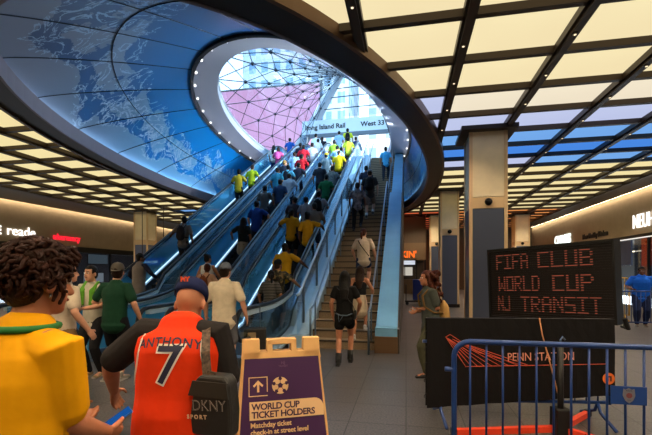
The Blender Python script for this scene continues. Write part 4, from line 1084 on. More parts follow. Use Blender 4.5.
    # shoes
    for d in (-1, 1):
        so = MB(); a = ank[d]
        rings_mesh(so, [a+V((0,-.045,-.050))*s, a+V((0,.03,-.050))*s, a+V((d*.015,.10,-.056))*s, a+V((d*.02,.165,-.062))*s], [(.036*s, .040*s), (.043*s, .042*s), (.046*s, .032*s), (.036*s, .024*s)], ref=(0,0,1), n=12)
        rings_mesh(so, [a+V((0,-.012,-.02))*s, a+V((0,-.012,.02))*s], [.042*s, .044*s], n=12)
        o = so.build('shoe', mat('shoe_%d_%d_%d' % shoes, lin(*shoes), .6), t, smooth=True)
        sb = MB(); sb.prism([(d*(.0)+x*s, y*s) for x, y in ((-.036,-.09),(.036,-.09),(.048,.08),(.030,.185),(-.030,.185),(-.044,.08))], -.0+(a.z-.086*s), a.z-.062*s, M=Matrix.Translation((a.x+d*.008, a.y, 0)))
        sb.build('sole', mat('sole_white', lin(170,165,158), .6) if sum(shoes) > 150 else mat('sole_black', lin(20,18,18), .6), o)
    # hair
    hk, hcol = hair; hm = mat('hair_'+hcol, HAIR[hcol], .6, spec=.2, noise=.35, nscale=40, bump=.6, bscale=60)
    hb = MB(); rnd = random.Random(hash_(label))
    if hk != 'bald':
        hb.ell(Hd(0, -.020, .042), (.086*s, .104*s, .098*s), 20, 14, HM)
        hb.ell(Hd(0, -.050, -.010), (.078*s, .068*s, .085*s), 16, 12, HM)
        if hk == 'long':
            L_ = .26 if not female else .30
            rings_mesh(hb, [Hd(0, -.055, .03), Hd(0, -.075, -.08), T(0, -.115, .44), T(0, -.135, .44-L_*.55)], [(.088*s, .055*s), (.090*s, .050*s), (.092*s, .042*s), (.060*s, .028*s)], n=16)
            for d in (-1, 1): rings_mesh(hb, [Hd(d*.072, -.01, .04), Hd(d*.085, -.015, -.07), T(d*.085, -.06, .44)], [.030*s, .032*s, .024*s], n=10)
        if hk == 'bun': hb.ell(Hd(0, -.10, .09), (.05*s, .05*s, .05*s), 14, 10, HM)
        if hk == 'tail': rings_mesh(hb, [Hd(0, -.09, .05), Hd(0, -.14, .0), Hd(0, -.13, -.13), Hd(0, -.115, -.2)], [.028*s, .034*s, .03*s, .014*s], n=12)
        if hk in ('curly', 'afro', 'short', 'wavy'):
            amp = {'curly': .026, 'afro': .03, 'short': .012, 'wavy': .02}[hk]; nn = {'curly': 70, 'afro': 80, 'short': 40, 'wavy': 50}[hk]
            for _ in range(nn):
                a_ = rnd.uniform(0, 2*PI); z_ = rnd.uniform(-.05, 1); q = math.sqrt(max(0, 1-min(1, abs(z_))**2))
                p = V((.083*q*math.cos(a_), -.020+.10*q*math.sin(a_), .045+.092*z_))
                if p.y > .055 and p.z < .07: continue
                r_ = amp*rnd.uniform(.5, 1)*s; hb.ell(Hd(*p), (r_, r_, r_), 8, 6)
        hm_ = remesh(hb, vox*.9 if vox < .012 else .011, 2, 'hair')
        # the hairline: remove what would cover the face
        bm2 = bmesh.new(); bm2.from_mesh(hm_)
        inv = HM.inverted(); dead = []
        for v_ in bm2.verts:
            q = inv @ (v_.co-hc)/s
            if q.y > .048 and q.z < .072 and abs(q.x) < .068 and q.y > -.2: dead.append(v_)
        bmesh.ops.delete(bm2, geom=dead, context='VERTS'); bm2.to_mesh(hm_); bm2.free()
        link('hair', hm_, hm, t)
    if cap:
        cc, brim = cap; cm = clothm(cc, 'cap_%d_%d_%d' % cc)
        cb_ = MB(); n_ = 20
        prof = [(1.0, .0), (1.0, .03), (.93, .06), (.76, .088), (.48, .106), (.15, .113)]
        rg = [[Hd(.093*f*math.cos(2*PI*k/n_), -.012+.110*f*math.sin(2*PI*k/n_), .047+z) for k in range(n_)] for f, z in prof]
        loft_rings(cb_, rg); cb_.f.append(tuple((len(prof)-1)*n_+k for k in range(n_))); cb_.f.append(tuple(reversed(range(n_))))
        co_ = cb_.build('cap', cm, t, smooth=True)
        sg = 1 if brim >= 0 else -1
        if brim:
            bb = MB(); pr = [(-.075, .075), (-.06, .15), (-.03, .180), (.03, .180), (.06, .15), (.075, .075)]
            up_ = [Hd(x, -.012+sg*(y), .052-.10*max(0, y-.08)) for x, y in pr]; lo_ = [p-V((0,0,.006)) for p in up_]
            bb.add(up_+lo_, [tuple(range(6)), tuple(reversed(range(6, 12)))]+[(i, (i+1) % 6, 6+(i+1) % 6, 6+i) for i in range(6)]); bb.build('brim', cm, co_)
        MB().ell(Hd(0, -.012, .163), (.008*s, .008*s, .006*s), 8, 6).build('button', cm, co_)
    if facial:
        for d in (-1, 1):
            ey = MB().ell(Hd(d*.031, .083, .012), (.0135*s, .011*s, .010*s), 12, 8, HM).build('eye', mat('eye_white', lin(210,200,192), .3), t, smooth=True)
            MB().ell(Hd(d*.031, .0925, .011), (.0055*s, .004*s, .0055*s), 10, 6, HM).build('iris', mat('iris_dark', lin(26,16,12), .2), ey, smooth=True)
            MB().tube([Hd(d*.014, .098, .031), Hd(d*.032, .098, .036), Hd(d*.050, .084, .031)], .0045*s, 6).build('eyebrow', hm, t)
        MB().ell(Hd(0, .094, -.056), (.024*s, .010*s, .008*s), 14, 8, HM).build('mouth', mat('lips', lin(140,74,64), .5), t, smooth=True)
    P = Pose(); P.root, P.T, P.Hd, P.sh, P.el, P.wr, P.s, P.top, P.pel, P.hip, P.kn, P.ank, P.HM = t, T, Hd, sh, el, wr, s, topo, pel, hip, kn, ank, HM
    P.M = Matrix.Translation(Vector(loc)) @ Matrix.Rotation(R(face), 4, 'Z'); P.B = B; P.wB, P.dB = wB, dB
    return P
def hash_(s):
    h = 5381
    for c in s: h = (h*33+ord(c)) & 0x7fffffff
    return h
def backpack(P, label, col, front=False, group=None, size=1.0, straps=(40,40,44), dz=0):
    """a bag on the back: a thing of its own, placed where the wearer stands"""
    t = thing('backpack', label, 'bag', P.root.location, P.root.rotation_euler.z, group)
    T = P.T; sg = 1 if front else -1; d0 = .118*P.dB+.016
    m = clothm(col, 'bag_%d_%d_%d' % col); b = MB()
    pts = [T(0, sg*(d0+.075), z+dz) for z in (.06, .12, .28, .40, .45)]
    rings_mesh(b, pts, [(x*size*P.s, y*size*P.s) for x, y in ((.115, .06), (.138, .080), (.138, .078), (.115, .064), (.07, .04))], n=18)
    link('bag_body', remesh(b, .014, 3, 'bag'), m, t)
    q = MB(); rings_mesh(q, [T(0, sg*(d0+.15), z+dz) for z in (.08, .15, .22)], [(.09*P.s, .022*P.s), (.10*P.s, .028*P.s), (.085*P.s, .02*P.s)], n=14); q.build('front_pocket', m, t, smooth=True)
    for d in (-1, 1):
        w = MB(); pts = [T(d*.075, sg*(d0+.02), .42), T(d*.10, sg*d0*.5, .50*1.0+.022), T(d*.115, -sg*d0*.35, .505), T(d*.115, -sg*(d0+.006), .42), T(d*.125, -sg*(d0*.9), .24), T(d*.165*P.wB, 0, .14), T(d*.12, sg*(d0+.02), .12)]
        w.tube(pts, .016*P.s, 6); w.build('strap', clothm(straps, 'strap_%d_%d_%d' % straps), t, smooth=True)
    MB().tube([T(-.03, sg*(d0+.03), .46+dz), T(0, sg*(d0+.03), .50+dz), T(.03, sg*(d0+.03), .46+dz)], .008, 6).build('grab_loop', clothm(straps, 'strap_%d_%d_%d' % straps), t, smooth=True)
    return t
def at(px, dist): return cw((px-326)/F*dist, dist)          # viewing direction and distance of a person, on the floor
def on_esc(lane, y):                                        # the step of an escalator that a rider stands on
    k = round((y-.2-7.35)/.36); yy = 7.35+.36*k
    z = 0 if yy < EY0-.2 else min(EZT, (yy+.2-EY0)*SL)
    return Vector((lane, yy+.20, max(.02, round(z/.2078)*.2078)))
rng = random.Random(11)
HANG = [(None, None), ((-.12,.10,-.48), (.12,.10,-.48)), ((-.06,.26,-.34), (.10,.06,-.50)), ((-.10,.05,-.5), (.06,.28,-.32)), ((-.05,.24,-.28), (.05,.24,-.28))]
W, BK = (214,212,208), (22,22,25)
riders = [
 # lane, y, label, dict
 (-6.97, 11.67, 'man in brown-grey shirt holding the left rail of the leftmost escalator', dict(top=('tee',(124,114,106)), skin='brown', la=(-.42,.24,-.32), head=(25,0), hair=('short','black'), H=1.76)),
 (-7.15, 16.19, 'man in a mustard yellow shirt and black shorts, on the leftmost escalator', dict(top=('tee',(206,176,40)), bottom=('shorts',BK), skin='dark', H=1.76)),
 (-6.84, 16.85, 'person in a lime yellow shirt and black trousers on the leftmost escalator', dict(top=('tee',(196,214,40)), skin='tan', hair=('short','brown'))),
 (-7.05, 20.39, 'woman in a white top and blue jeans high on the leftmost escalator', dict(top=('tee',W), bottom=('jeans',(36,64,120)), female=True, hair=('long','black'), H=1.66)),
 (-6.66, 20.1, 'person with a pink top high on the leftmost escalator', dict(top=('tee',(206,90,140)), bottom=('trousers',(28,30,48)), female=True, hair=('long','brown'), H=1.64)),
 (-7.2, 24.2, 'man in a royal blue shirt at the very top of the leftmost escalator', dict(top=('tee',(26,84,170)), H=1.8)),
 (-6.97, 9.42, 'person in a long grey robe with dark sleeves at the foot of the leftmost escalator', dict(top=('robe',(120,110,104),None), skin='brown', hair=('wavy','black'), head=(-35,0), H=1.72, la=(-.12,.2,-.4), ra=(.2,.2,-.32))),
 (-5.0, 9.35, 'woman in a white top with a bun at the foot of the middle escalator', dict(top=('tank',W), bottom=('jeans',(40,50,84)), female=True, hair=('bun','black'), H=1.68)),
 (-4.83, 8.85, 'woman with auburn hair carrying a brown backpack onto the middle escalator', dict(top=('tee',(196,150,120)), bottom=('trousers',(30,34,70)), female=True, hair=('bun','auburn'), H=1.64)),
 (-4.95, 11.46, 'person with thick black hair and dark top on the middle escalator', dict(top=('tee',(24,32,34)), female=True, hair=('long','black'), bottom=('skirt',(150,140,124)), la=(-.3,.2,-.3))),
 (-4.92, 12.63, 'broad man in a navy blue shirt with hand on hip, middle escalator', dict(top=('tee',(26,64,140)), build=1.2, ra=(.20,.06,-.40), rpole=(1,-.3,0), H=1.74)),
 (-5.17, 14.09, 'man in a grey-brown shirt on the middle escalator, just above the navy-shirted man', dict(top=('tee',(96,92,88)), bottom=('shorts',(40,40,46)), H=1.76)),
 (-4.80, 14.75, 'person in a dark slate blue shirt on the middle escalator', dict(top=('tee',(40,62,96)))),
 (-5.40, 16.03, 'man in a teal shirt on the left side of the middle escalator', dict(top=('tee',(50,140,168)))),
 (-4.66, 15.45, 'broad man in a pale grey shirt on the right side of the middle escalator', dict(top=('tee',(176,184,196)), build=1.2)),
 (-5.05, 16.5, 'man in a light blue shirt wearing a dark backpack on the middle escalator', dict(top=('tee',(90,176,206)), build=1.1)),
 (-4.66, 16.9, 'person in a dark patterned shirt beside the light blue shirt on the middle escalator', dict(top=('tee',(40,44,60)))),
 (-5.42, 17.4, 'person with fair hair and dark shirt on the middle escalator', dict(top=('tee',(50,56,72)), hair=('short','blond'), skin='light')),
 (-5.36, 18.6, 'person in a white and blue shirt left of the red jerseys', dict(top=('tee',(150,186,220)))),
 (-4.80, 18.1, 'person in a red jersey, lower of two on the middle escalator', dict(top=('tee',(186,24,36)), build=1.1)),
 (-5.2, 19.9, 'person in a red shirt, higher of two on the middle escalator', dict(top=('tee',(196,30,46)), build=1.15)),
 (-4.80, 20.2, 'person in a white shirt right of the red shirt high on the middle escalator', dict(top=('tee',(206,214,224)))),
 (-4.75, 21.2, 'person in a white jersey with dark trim high on the middle escalator', dict(top=('tee',(222,226,232)), bottom=('trousers',(40,50,70)), la=(-.25,.2,-.2))),
 (-5.55, 20.6, 'person in a dark shirt left of the red shirts high on the middle escalator', dict(top=('tee',(36,38,52)))),
 (-5.2, 24.3, 'large man in a black jersey at the top of the middle escalator', dict(top=('tee',(24,28,40)), build=1.25, H=1.86)),
 (-5.1, 22.3, 'person in a pale patterned shirt near the top of the middle escalator', dict(top=('tee',(190,206,216)))),
 (-3.05, 8.45, 'woman in a black and white striped top at the foot of the rightmost escalator', dict(top=('tee',(40,38,38)), female=True, hair=('tail','black'), bottom=('trousers',(44,42,42)), H=1.66)),
 (-3.00, 9.0, 'man with a dark cap and camouflage shirt on the rightmost escalator', dict(top=('tee',(70,64,50)), cap=((22,24,30),1), ra=(.30,.22,-.30), build=1.15)),
 (-3.05, 9.75, 'man in a mustard yellow shirt low on the rightmost escalator, arm on rail', dict(top=('tee',(196,148,20)), build=1.15, ra=(.34,.2,-.26), H=1.76)),
 (-3.50, 11.94, 'person in a golden shirt, left of the yellow pair on the rightmost escalator', dict(top=('tee',(214,156,24)), female=True, hair=('tail','black'), skin='brown', bottom=('shorts',BK), la=(-.2,.2,-.2), head=(-20,0))),
 (-2.88, 11.4, 'woman in a golden shirt, right of the yellow pair on the rightmost escalator', dict(top=('tee',(214,156,24)), female=True, hair=('bun','black'), skin='brown', ra=(.30,.15,-.16), bottom=('leggings',BK))),
 (-2.95, 13.35, 'man in a pale shirt wearing a large black backpack on the rightmost escalator', dict(top=('tee',(150,160,170)))),
 (-3.30, 12.95, 'person in a light grey shirt behind the yellow pair on the rightmost escalator', dict(top=('tee',(146,150,160)))),
 (-3.72, 12.9, 'person with turned head and dark shirt, left side of the rightmost escalator', dict(top=('tee',(60,56,66)), head=(45,0), facial=False)),
 (-2.85, 12.35, 'man in a taupe grey shirt just above the yellow pair on the rightmost escalator', dict(top=('tee',(112,106,104)), build=1.15, H=1.76)),
 (-3.05, 15.02, 'person in a green shirt on the rightmost escalator', dict(top=('tee',(20,96,56)), build=1.1)),
 (-3.62, 16.4, 'person in a black shirt on the left of the rightmost escalator below the yellow shirts', dict(top=('tee',(36,40,50)))),
 (-3.00, 16.3, 'person in a mottled grey shirt on the right of the rightmost escalator', dict(top=('tee',(104,110,108)))),
 (-3.10, 18.5, 'broad person in a bright yellow shirt high on the rightmost escalator', dict(top=('tee',(226,196,20)), build=1.25)),
 (-3.62, 17.9, 'person with yellow cap high on the rightmost escalator', dict(top=('tee',(90,110,120)), cap=((220,190,40),0))),
 (-3.72, 20.4, 'person in a lime green shirt at left, high on the rightmost escalator', dict(top=('tee',(150,196,60)))),
 (-3.35, 19.3, 'person in a light blue shirt above the bright yellow one, rightmost escalator', dict(top=('tee',(140,190,220)))),
 (-3.0, 20.9, 'person in a yellow-green shirt near the top of the rightmost escalator, right side', dict(top=('tee',(190,204,60)))),
 (-3.35, 23.0, 'person in a neon yellow vest with a black backpack atop the rightmost escalator', dict(top=('tee',(206,216,50)))),
 (-3.8, 22.6, 'person in a pale blue shirt at the top left of the rightmost escalator', dict(top=('tee',(150,190,230)))),
 (-3.1, 24.8, 'person in a dark blue shirt, topmost of all above the rightmost escalator', dict(top=('tee',(30,50,100)), H=1.85)),
]
bags = {}
PEOPLE = {}
def camo():
    m = mat('camouflage', (.1,.1,.1), .85); nt = m.node_tree; b = nt.nodes['Principled BSDF']
    tc = nt.nodes.new('ShaderNodeTexCoord'); n = nt.nodes.new('ShaderNodeTexNoise'); n.inputs['Scale'].default_value = 14; n.inputs['Detail'].default_value = 1
    r = nt.nodes.new('ShaderNodeValToRGB'); r.color_ramp.interpolation = 'CONSTANT'
    r.color_ramp.elements[0].color = (*lin(40,36,30),1); r.color_ramp.elements[1].position = .6; r.color_ramp.elements[1].color = (*lin(128,104,66),1)
    e = r.color_ramp.elements.new(.48); e.color = (*lin(74,70,48),1)
    nt.links.new(tc.outputs['Object'], n.inputs['Vector']); nt.links.new(n.outputs['Fac'], r.inputs['Fac']); nt.links.new(r.outputs['Color'], b.inputs['Base Color']); return m
def stripes(name, c0, c1, period, duty=.4):
    m = mat(name, lin(*c0), .85); nt = m.node_tree; b = nt.nodes['Principled BSDF']; N = nt.nodes.new
    tc = N('ShaderNodeTexCoord'); sp = N('ShaderNodeSeparateXYZ'); a = N('ShaderNodeMath'); a.operation = 'MULTIPLY'; a.inputs[1].default_value = 1/period
    f = N('ShaderNodeMath'); f.operation = 'FRACT'; l = N('ShaderNodeMath'); l.operation = 'LESS_THAN'; l.inputs[1].default_value = duty
    mx = N('ShaderNodeMix'); mx.data_type = 'RGBA'; mx.inputs[6].default_value = (*lin(*c0),1); mx.inputs[7].default_value = (*lin(*c1),1); L = nt.links.new
    L(tc.outputs['Object'], sp.inputs[0]); L(sp.outputs['Z'], a.inputs[0]); L(a.outputs[0], f.inputs[0]); L(f.outputs[0], l.inputs[0]); L(l.outputs[0], mx.inputs[0]); L(mx.outputs[2], b.inputs['Base Color']); return m
skins = ['light', 'tan', 'olive', 'brown', 'tan', 'olive']
for lane, y, lab, kw in riders:
    kw = dict(kw); y = min(y, 24.9)
    loc = on_esc(lane, y)
    if 'skin' not in kw: kw['skin'] = rng.choice(skins)
    if 'hair' not in kw: kw['hair'] = (rng.choice(['short', 'short', 'short', 'wavy']), rng.choice(['black', 'black', 'brown']))
    if 'bottom' not in kw: kw['bottom'] = (rng.choice(['trousers', 'trousers', 'shorts']), rng.choice([(26,28,36), (34,40,60), (40,38,38)]))
    if 'la' not in kw and 'ra' not in kw: kw['la'], kw['ra'] = rng.choice(HANG)
    if 'head' not in kw: kw['head'] = (rng.uniform(-25, 25), rng.uniform(-6, 8))
    if 'H' not in kw: kw['H'] = rng.uniform(1.68, 1.78)
    if 'camouflage' in lab: kw['top'] = ('tee', (70,64,50), camo())
    if 'striped' in lab: kw['top'] = ('tee', (40,38,38), stripes('striped_knit', (26,25,26), (120,114,108), .035, .35))
    if 'mottled' in lab: kw['top'] = ('tee', (104,110,108), mat('mottled_grey', lin(104,110,108), .85, noise=.5, nscale=14))
    if kw['top'][0] == 'robe': kw['top'] = ('robe', (120,110,104), clothm((122,112,106)), (24,26,44))
    PEOPLE[lab] = person(lab, loc, rng.uniform(-8, 8), lf=(-.10, 0, 0), rf=(.10, .02, 0), vox=.014 if y < 12 else .019, hands=y < 15, **kw)
def find(word): return next(p for l, p in PEOPLE.items() if word in l)
backpack(find('brown-grey shirt holding'), 'dark backpack on the man holding the rail of the leftmost escalator', (44,40,44))
backpack(find('brown backpack'), 'brown leather backpack on the auburn haired woman at the middle escalator', (120,62,34), straps=(90,50,30))
backpack(find('light blue shirt wearing'), 'dark backpack on the man in light blue, middle escalator', (30,36,48), size=.9)
backpack(find('large black backpack'), 'large black backpack on the man in a pale shirt, rightmost escalator', (20,20,24), size=1.15)
backpack(find('neon yellow vest'), 'black backpack on the neon yellow vest at the top of the escalator', (22,22,26))
backpack(find('pink top'), 'bright pink bag on the back of the person high on the leftmost escalator', (226,90,160), straps=(190,70,130))

# ---- people on the stairs
def on_stair(x, k): return Vector((x, SY0+(k+.5)*TR+(LAND if k >= N1 else 0), (k+1)*RI))
def climber(x, k, label, **kw):
    return person(label, on_stair(x, k), kw.pop('face', 0), lf=(-.10, -.02, 0), rf=(.10, TR-.02, RI), vox=kw.pop('vox', .012), **kw)
q = climber(-1.06, 5, 'woman in a white top and denim shorts climbing the stairs', top=('tee',(206,186,166)), bottom=('hotpants',(42,54,84)), hair=('tail','auburn'), female=True, H=1.66, skin='light', build=1.12, ra=(.16,.06,-.50), la=(-.1,.2,-.42), head=(-20,0), shoes=(190,185,180))
SB = MB(); SB.tube([q.T(-.13,-.125,.47), q.T(-.06,-.142,.34), q.T(.08,-.138,.16), q.T(.155,-.09,.06)], .010, 6); SB.build('bag_strap', clothm((40,34,32)), q.root, smooth=True)
climber(-1.62, 16, 'person in a black and white patterned shirt and black trousers on the stairs', top=('tee',(120,116,120), mat('patterned_bw', lin(110,106,112), .85, noise=.9, nscale=9)), bottom=('trousers',BK), H=1.66, skin='brown', hair=('short','black'), vox=.016)
climber(-1.68, 24, 'person in dark navy clothes at the landing of the stairs', top=('tee',(34,40,60)), bottom=('trousers',(24,26,34)), H=1.78, skin='tan', vox=.018)
q = climber(-1.28, 19, 'man with a cap, grey shorts and white socks climbing the stairs with a backpack', top=('tee',(60,58,58)), bottom=('shorts',(120,104,92)), H=1.78, skin='light', hair=('short','brown'), cap=((150,150,150),0), shoes=(60,56,54), vox=.015)
backpack(q, 'black backpack on the man in grey shorts on the stairs', (20,20,22), size=1.1)
for d in (-1, 1):
    MB().tube([q.ank[d]+Vector((0,-.004,-.01)), q.ank[d].lerp(q.kn[d], .3)], [.046, .052], 10).build('sock', clothm((210,206,200)), q.root, smooth=True)
climber(-1.0, 34, 'man in a sky blue shirt near the top of the stairs', top=('tee',(70,164,214)), bottom=('trousers',(36,40,52)), H=1.74, skin='tan', hair=('short','black'), vox=.018)
q = climber(-.98, 0, 'woman in a black crop top and cream skirt on the first stair step', top=('crop',BK), bottom=('skirt',(196,176,150)), hair=('long','brown'), female=True, H=1.56, skin='tan', ra=(.12,.16,-.40), la=(-.08,.08,-.46), shoes=(210,206,200))
# ---- people on the floor
q = person('woman in a short black dress, black boots and long dark hair walking to the stairs', at(344.5, 7.05), 4, H=1.66, female=True, hair=('long','black'), skin='tan', top=('dress',(16,15,16)), bottom=('hotpants',(16,15,16)), shoes=(16,15,15), lf=(-.09,-.16,0), rf=(.09,.16,0), la=(-.07,.05,-.50), ra=(.09,.16,-.42), vox=.010)
for d in (-1, 1): MB().tube([q.ank[d]+Vector((0,-.005,-.04)), q.ank[d].lerp(q.kn[d], .32)], [.052, .058], 12).build('boot_shaft', mat('boot_black', lin(16,14,14), .4), q.root, smooth=True)
MB().tube([q.T(-.15,-.10,.02), q.T(-.06,-.15,-.015), q.T(.06,-.15,-.015), q.T(.15,-.10,.02)], .011, 6).tube([q.T(-.10,-.145,0), q.T(-.09,-.16,-.14), q.T(-.02,-.16,-.03)], .005, 5).build('chain_belt', steel, q.root, smooth=True)
t = thing('handbag', 'small black handbag at the hip of the woman in the black dress', 'bag', q.root.location, q.root.rotation_euler.z)
hb_ = MB(); rings_mesh(hb_, [q.T(.19,-.03,-.06), q.T(.20,-.03,.06)], [(.035,.075), (.03,.07)], n=14); hb_.build('bag_body', mat('leather_black', lin(20,18,18), .35), t, smooth=True)
MB().tube([q.T(.2,-.03,.07), q.T(.15,-.12,.2), q.T(.0,-.14,.36), q.T(-.14,-.08,.5)], .006, 6).build('strap', mat('leather_black', (0,0,0)), t, smooth=True)
person('man in a cream short-sleeved shirt, grey shorts and a backward cap near the escalators', at(224, 6.35), 8, H=1.77, build=1.15, top=('shirt',(206,190,164)), bottom=('shorts',(92,92,98)), hair=('short','brown'), cap=((104,110,124),-1), skin='light', lf=(-.10,.12,0), rf=(.11,-.12,0), shoes=(110,90,66), vox=.010, la=(-.14,.06,-.5), ra=(.16,.02,-.5), head=(-8,-4))
q = person('man in a dark green shirt and black shorts with a grey cap, back to us', at(114, 5.95), 5, H=1.76, build=1.15, top=('tee',(20,58,40)), bottom=('shorts',(18,18,22)), hair=('short','brown'), cap=((88,82,74),-1), skin='light', shoes=(150,140,130), vox=.010, ra=(.14,.10,-.48), la=(-.1,.2,-.36), head=(20,4))
q = person('man with a green scarf over a white shirt facing the camera at left', at(95, 6.2), 11.4+170, H=1.74, top=('tee',(196,188,170)), bottom=('trousers',(24,24,28)), hair=('short','black'), skin='light', facial=True, la=(.06,.30,-.30), ra=(-.06,.30,-.28), shoes=(150,128,96), vox=.009, lpole=(-.7,-.7,-.3), rpole=(.7,-.7,-.3), grip=(.8,.8))
gs = MB()
for d in (-1, 1): rings_mesh(gs, [q.T(d*.03,-.10,.52), q.T(d*.085,.0,.55), q.T(d*.09,.125,.44), q.T(d*.085,.15,.22)], [(.05,.014), (.055,.016), (.055,.012), (.05,.01)], ref=(0,1,0), n=10)
link('scarf', remesh(gs, .010, 3, 'scarf'), clothm((88,150,40)), q.root)
person('person in a cream shirt and khaki trousers beside the curly haired man in yellow', at(60, 4.75), -20, H=1.76, build=1.15, top=('tee',(196,178,156)), bottom=('trousers',(128,100,66)), skin='light', hair=('short','brown'), vox=.010, ra=(.16,.10,-.46))
q = person('woman with long curly dark hair in profile, olive trousers, beside the black banner', at(432, 6.2), 95+11.4, H=1.66, female=True, top=('tee',(74,78,72)), bottom=('trousers',(72,70,52)), hair=('long','auburn'), skin='tan', facial=True, la=(.12,.14,-.28), ra=(-.06,.18,-.34), build=1.15, lpole=(-.3,-1,-.6), rpole=(.3,-1,-.6), shoes=(30,28,28), lf=(-.09,.14,0), rf=(.09,-.10,0), vox=.009, head=(6,0))
hc_ = MB(); r2 = random.Random(5)
for _ in range(190):
    p = Vector((r2.uniform(-.135,.135), r2.uniform(-.20,-.01), r2.uniform(-.40,.12)))
    if p.z < -.2: p.y -= .05
    if abs(p.x) < .05 and p.y > -.05: p.x *= 2
    rr = r2.uniform(.014,.03); hc_.ell(q.Hd(*p), (rr,rr,rr*1.4), 8, 6)
link('curls', remesh(hc_, .010, 1, 'curls'), _M['hair_auburn'], q.root)
backpack(q, 'yellow-tan backpack on the curly haired woman by the banner', (176,136,80), straps=(120,90,50), size=1.2, dz=-.17)
for d in (-1, 1): MB().tube([q.ank[d]+Vector((.0,-.06,-.07)), q.ank[d]+Vector((0,.1,-.078))], .022, 8).build('sole_stripe', mat('sole_white', (0,0,0)), q.root)
q = person('heavy-set man in a bright blue polo shirt and jeans at far right', at(641, 11.8), 11.4+150, H=1.80, build=1.6, top=('polo',(20,92,200)), bottom=('jeans',(34,42,74)), skin='brown', hair=('short','black'), facial=True, shoes=(150,150,150), vox=.011, la=(-.14,.10,-.48), ra=(.05,.25,-.30), head=(10,-6))
rings = None
# ---- suitcase at the foot of the rightmost escalator
t = thing('suitcase', 'dark rolling suitcase with cream panel standing by the escalator foot', 'suitcase', cw(-1.28, 7.15), TH+R(10))
MB().box(-.20, .20, -.12, .12, .07, .62).build('shell', mat('case_dark', lin(40,36,34), .5), t, bevel=.03)
MB().box(-.13, .02, -.135, -.115, .14, .55).build('panel', clothm((170,146,110)), t, bevel=.01)
MB().tube([(-.09, .08, .6), (-.09, .08, 1.0), (.09, .08, 1.0), (.09, .08, .6)], .011, 8).build('pull_handle', steel, t, smooth=True)
for x in (-.15, .15):
    for y in (-.08, .08): MB().disc((x, y, .035), .035, 'x', 14, .03).build('wheel', rubber, t)

# ---- foreground: man in the orange jersey
from mathutils.bvhtree import BVHTree
def project(P, me, src, lift):
    """lay a flat mesh (x right, y up) on the wearer's back"""
    dg = bpy.context.evaluated_depsgraph_get()
    bv = BVHTree.FromPolygons([v.co for v in src.data.vertices], [p.vertices[:] for p in src.data.polygons])
    for v in me.vertices:
        h = bv.ray_cast(Vector((v.co.x, -1.5, v.co.y)), Vector((0,1,0)))
        if h[0] is None: h = bv.find_nearest(Vector((v.co.x, -.2, v.co.y)))
        v.co = h[0]+Vector((0, -lift, 0))
def back_text(P, txt, size, z, m, bold, lift, arc=0, sp=1.0, dx=0, sx=1):
    me = text_mesh(txt, size, 0, bold, sp, 'CENTER')
    bm = bmesh.new(); bm.from_mesh(me); bmesh.ops.triangulate(bm, faces=bm.faces); bmesh.ops.subdivide_edges(bm, edges=[e for e in bm.edges if e.calc_length() > .02], cuts=3, use_grid_fill=False); bmesh.ops.triangulate(bm, faces=bm.faces); bm.to_mesh(me); bm.free()
    for v in me.vertices:
        x = v.co.x*sx; v.co.x = x+dx; v.co.y = v.co.y+z-arc*x*x; v.co.z = 0
    project(P, me, P.top, lift); return link('lettering', me, m, P.top)
ORANGE = (232, 70, 22); NAVY = (24, 26, 58)
OP = person('man in an orange number 7 basketball jersey and navy cap walking ahead, back to us', at(174, 1.97), 8, H=1.66, build=1.42, bow=.06, skin='tan',
    top=('jersey', ORANGE, mat('jersey_orange', lin(222,54,10), .7, noise=.06, nscale=9, bump=.5, bscale=7, spec=.15), (34,30,30)), bottom=('shorts',(20,20,24)), hair=('bald','black'), cap=((26,34,74),0),
    lean=12, head=(4,-32), la=(-.29,.16,-.38), ra=(-.03,.17,-.46), lpole=(-.8,-.6,0), rpole=(.8,-1,0), shoes=(40,40,44), vox=.0065, lf=(-.12,.1,0), rf=(.12,-.1,0))
nv, wt = mat('number_navy', lin(*NAVY), .6), mat('number_white', lin(226,214,200), .6)
zt = OP.T(0,0,.40).z
back_text(OP, 'ANTHONY', .058, OP.T(0,0,.43).z, nv, .001, .004, arc=.9, sp=1.12)
back_text(OP, '7', .245, OP.T(0,0,.25).z, wt, .010, .004, dx=.015, sx=1.05)
back_text(OP, '7', .245, OP.T(0,0,.25).z, nv, .0015, .0065, dx=.015, sx=1.05)
for d in (-1, 1):
    cu = []
    for k in range(13):
        u = k/12; x = d*(.150+.055*u**2+ .0*u)*1.06; z = .475-.29*u
        cu.append(OP.T(x, 0, z))
    pm_ = MB().tube([(p.x, p.y, p.z) for p in cu], .005, 6)
    me = bpy.data.meshes.new('piping'); 
    bv = BVHTree.FromPolygons([v.co for v in OP.top.data.vertices], [p.vertices[:] for p in OP.top.data.polygons])
    pts = []
    for p in cu:
        h = bv.ray_cast(Vector((p.x, -1.5, p.z)), Vector((0,1,0)))
        pts.append((h[0] if h[0] is not None else bv.find_nearest(p)[0])+Vector((0,-.002,0)))
    MB().tube(pts, .0055, 6).build('piping', wt, OP.top, smooth=True)
    bpy.data.meshes.remove(me)
# neckband and cap badge
MB().tube([OP.T(.088*math.cos(2*PI*k/24), .078*math.sin(2*PI*k/24)-.004, .508+.016*math.sin(2*PI*k/24)) for k in range(24)], .008, 6, True).build('neckband', nv, OP.top, smooth=True)
cb2 = [o for o in OP.root.children if o.name.startswith('cap')][0]
p = OP.Hd(-.012, -.122, .085); me = text_mesh('NY', .034, .004, .002, 1, 'CENTER')
o = link('badge', me, mat('badge_orange', lin(236,90,30), .6), cb2); o.location = p; o.rotation_euler = (PI/2, 0, 0)
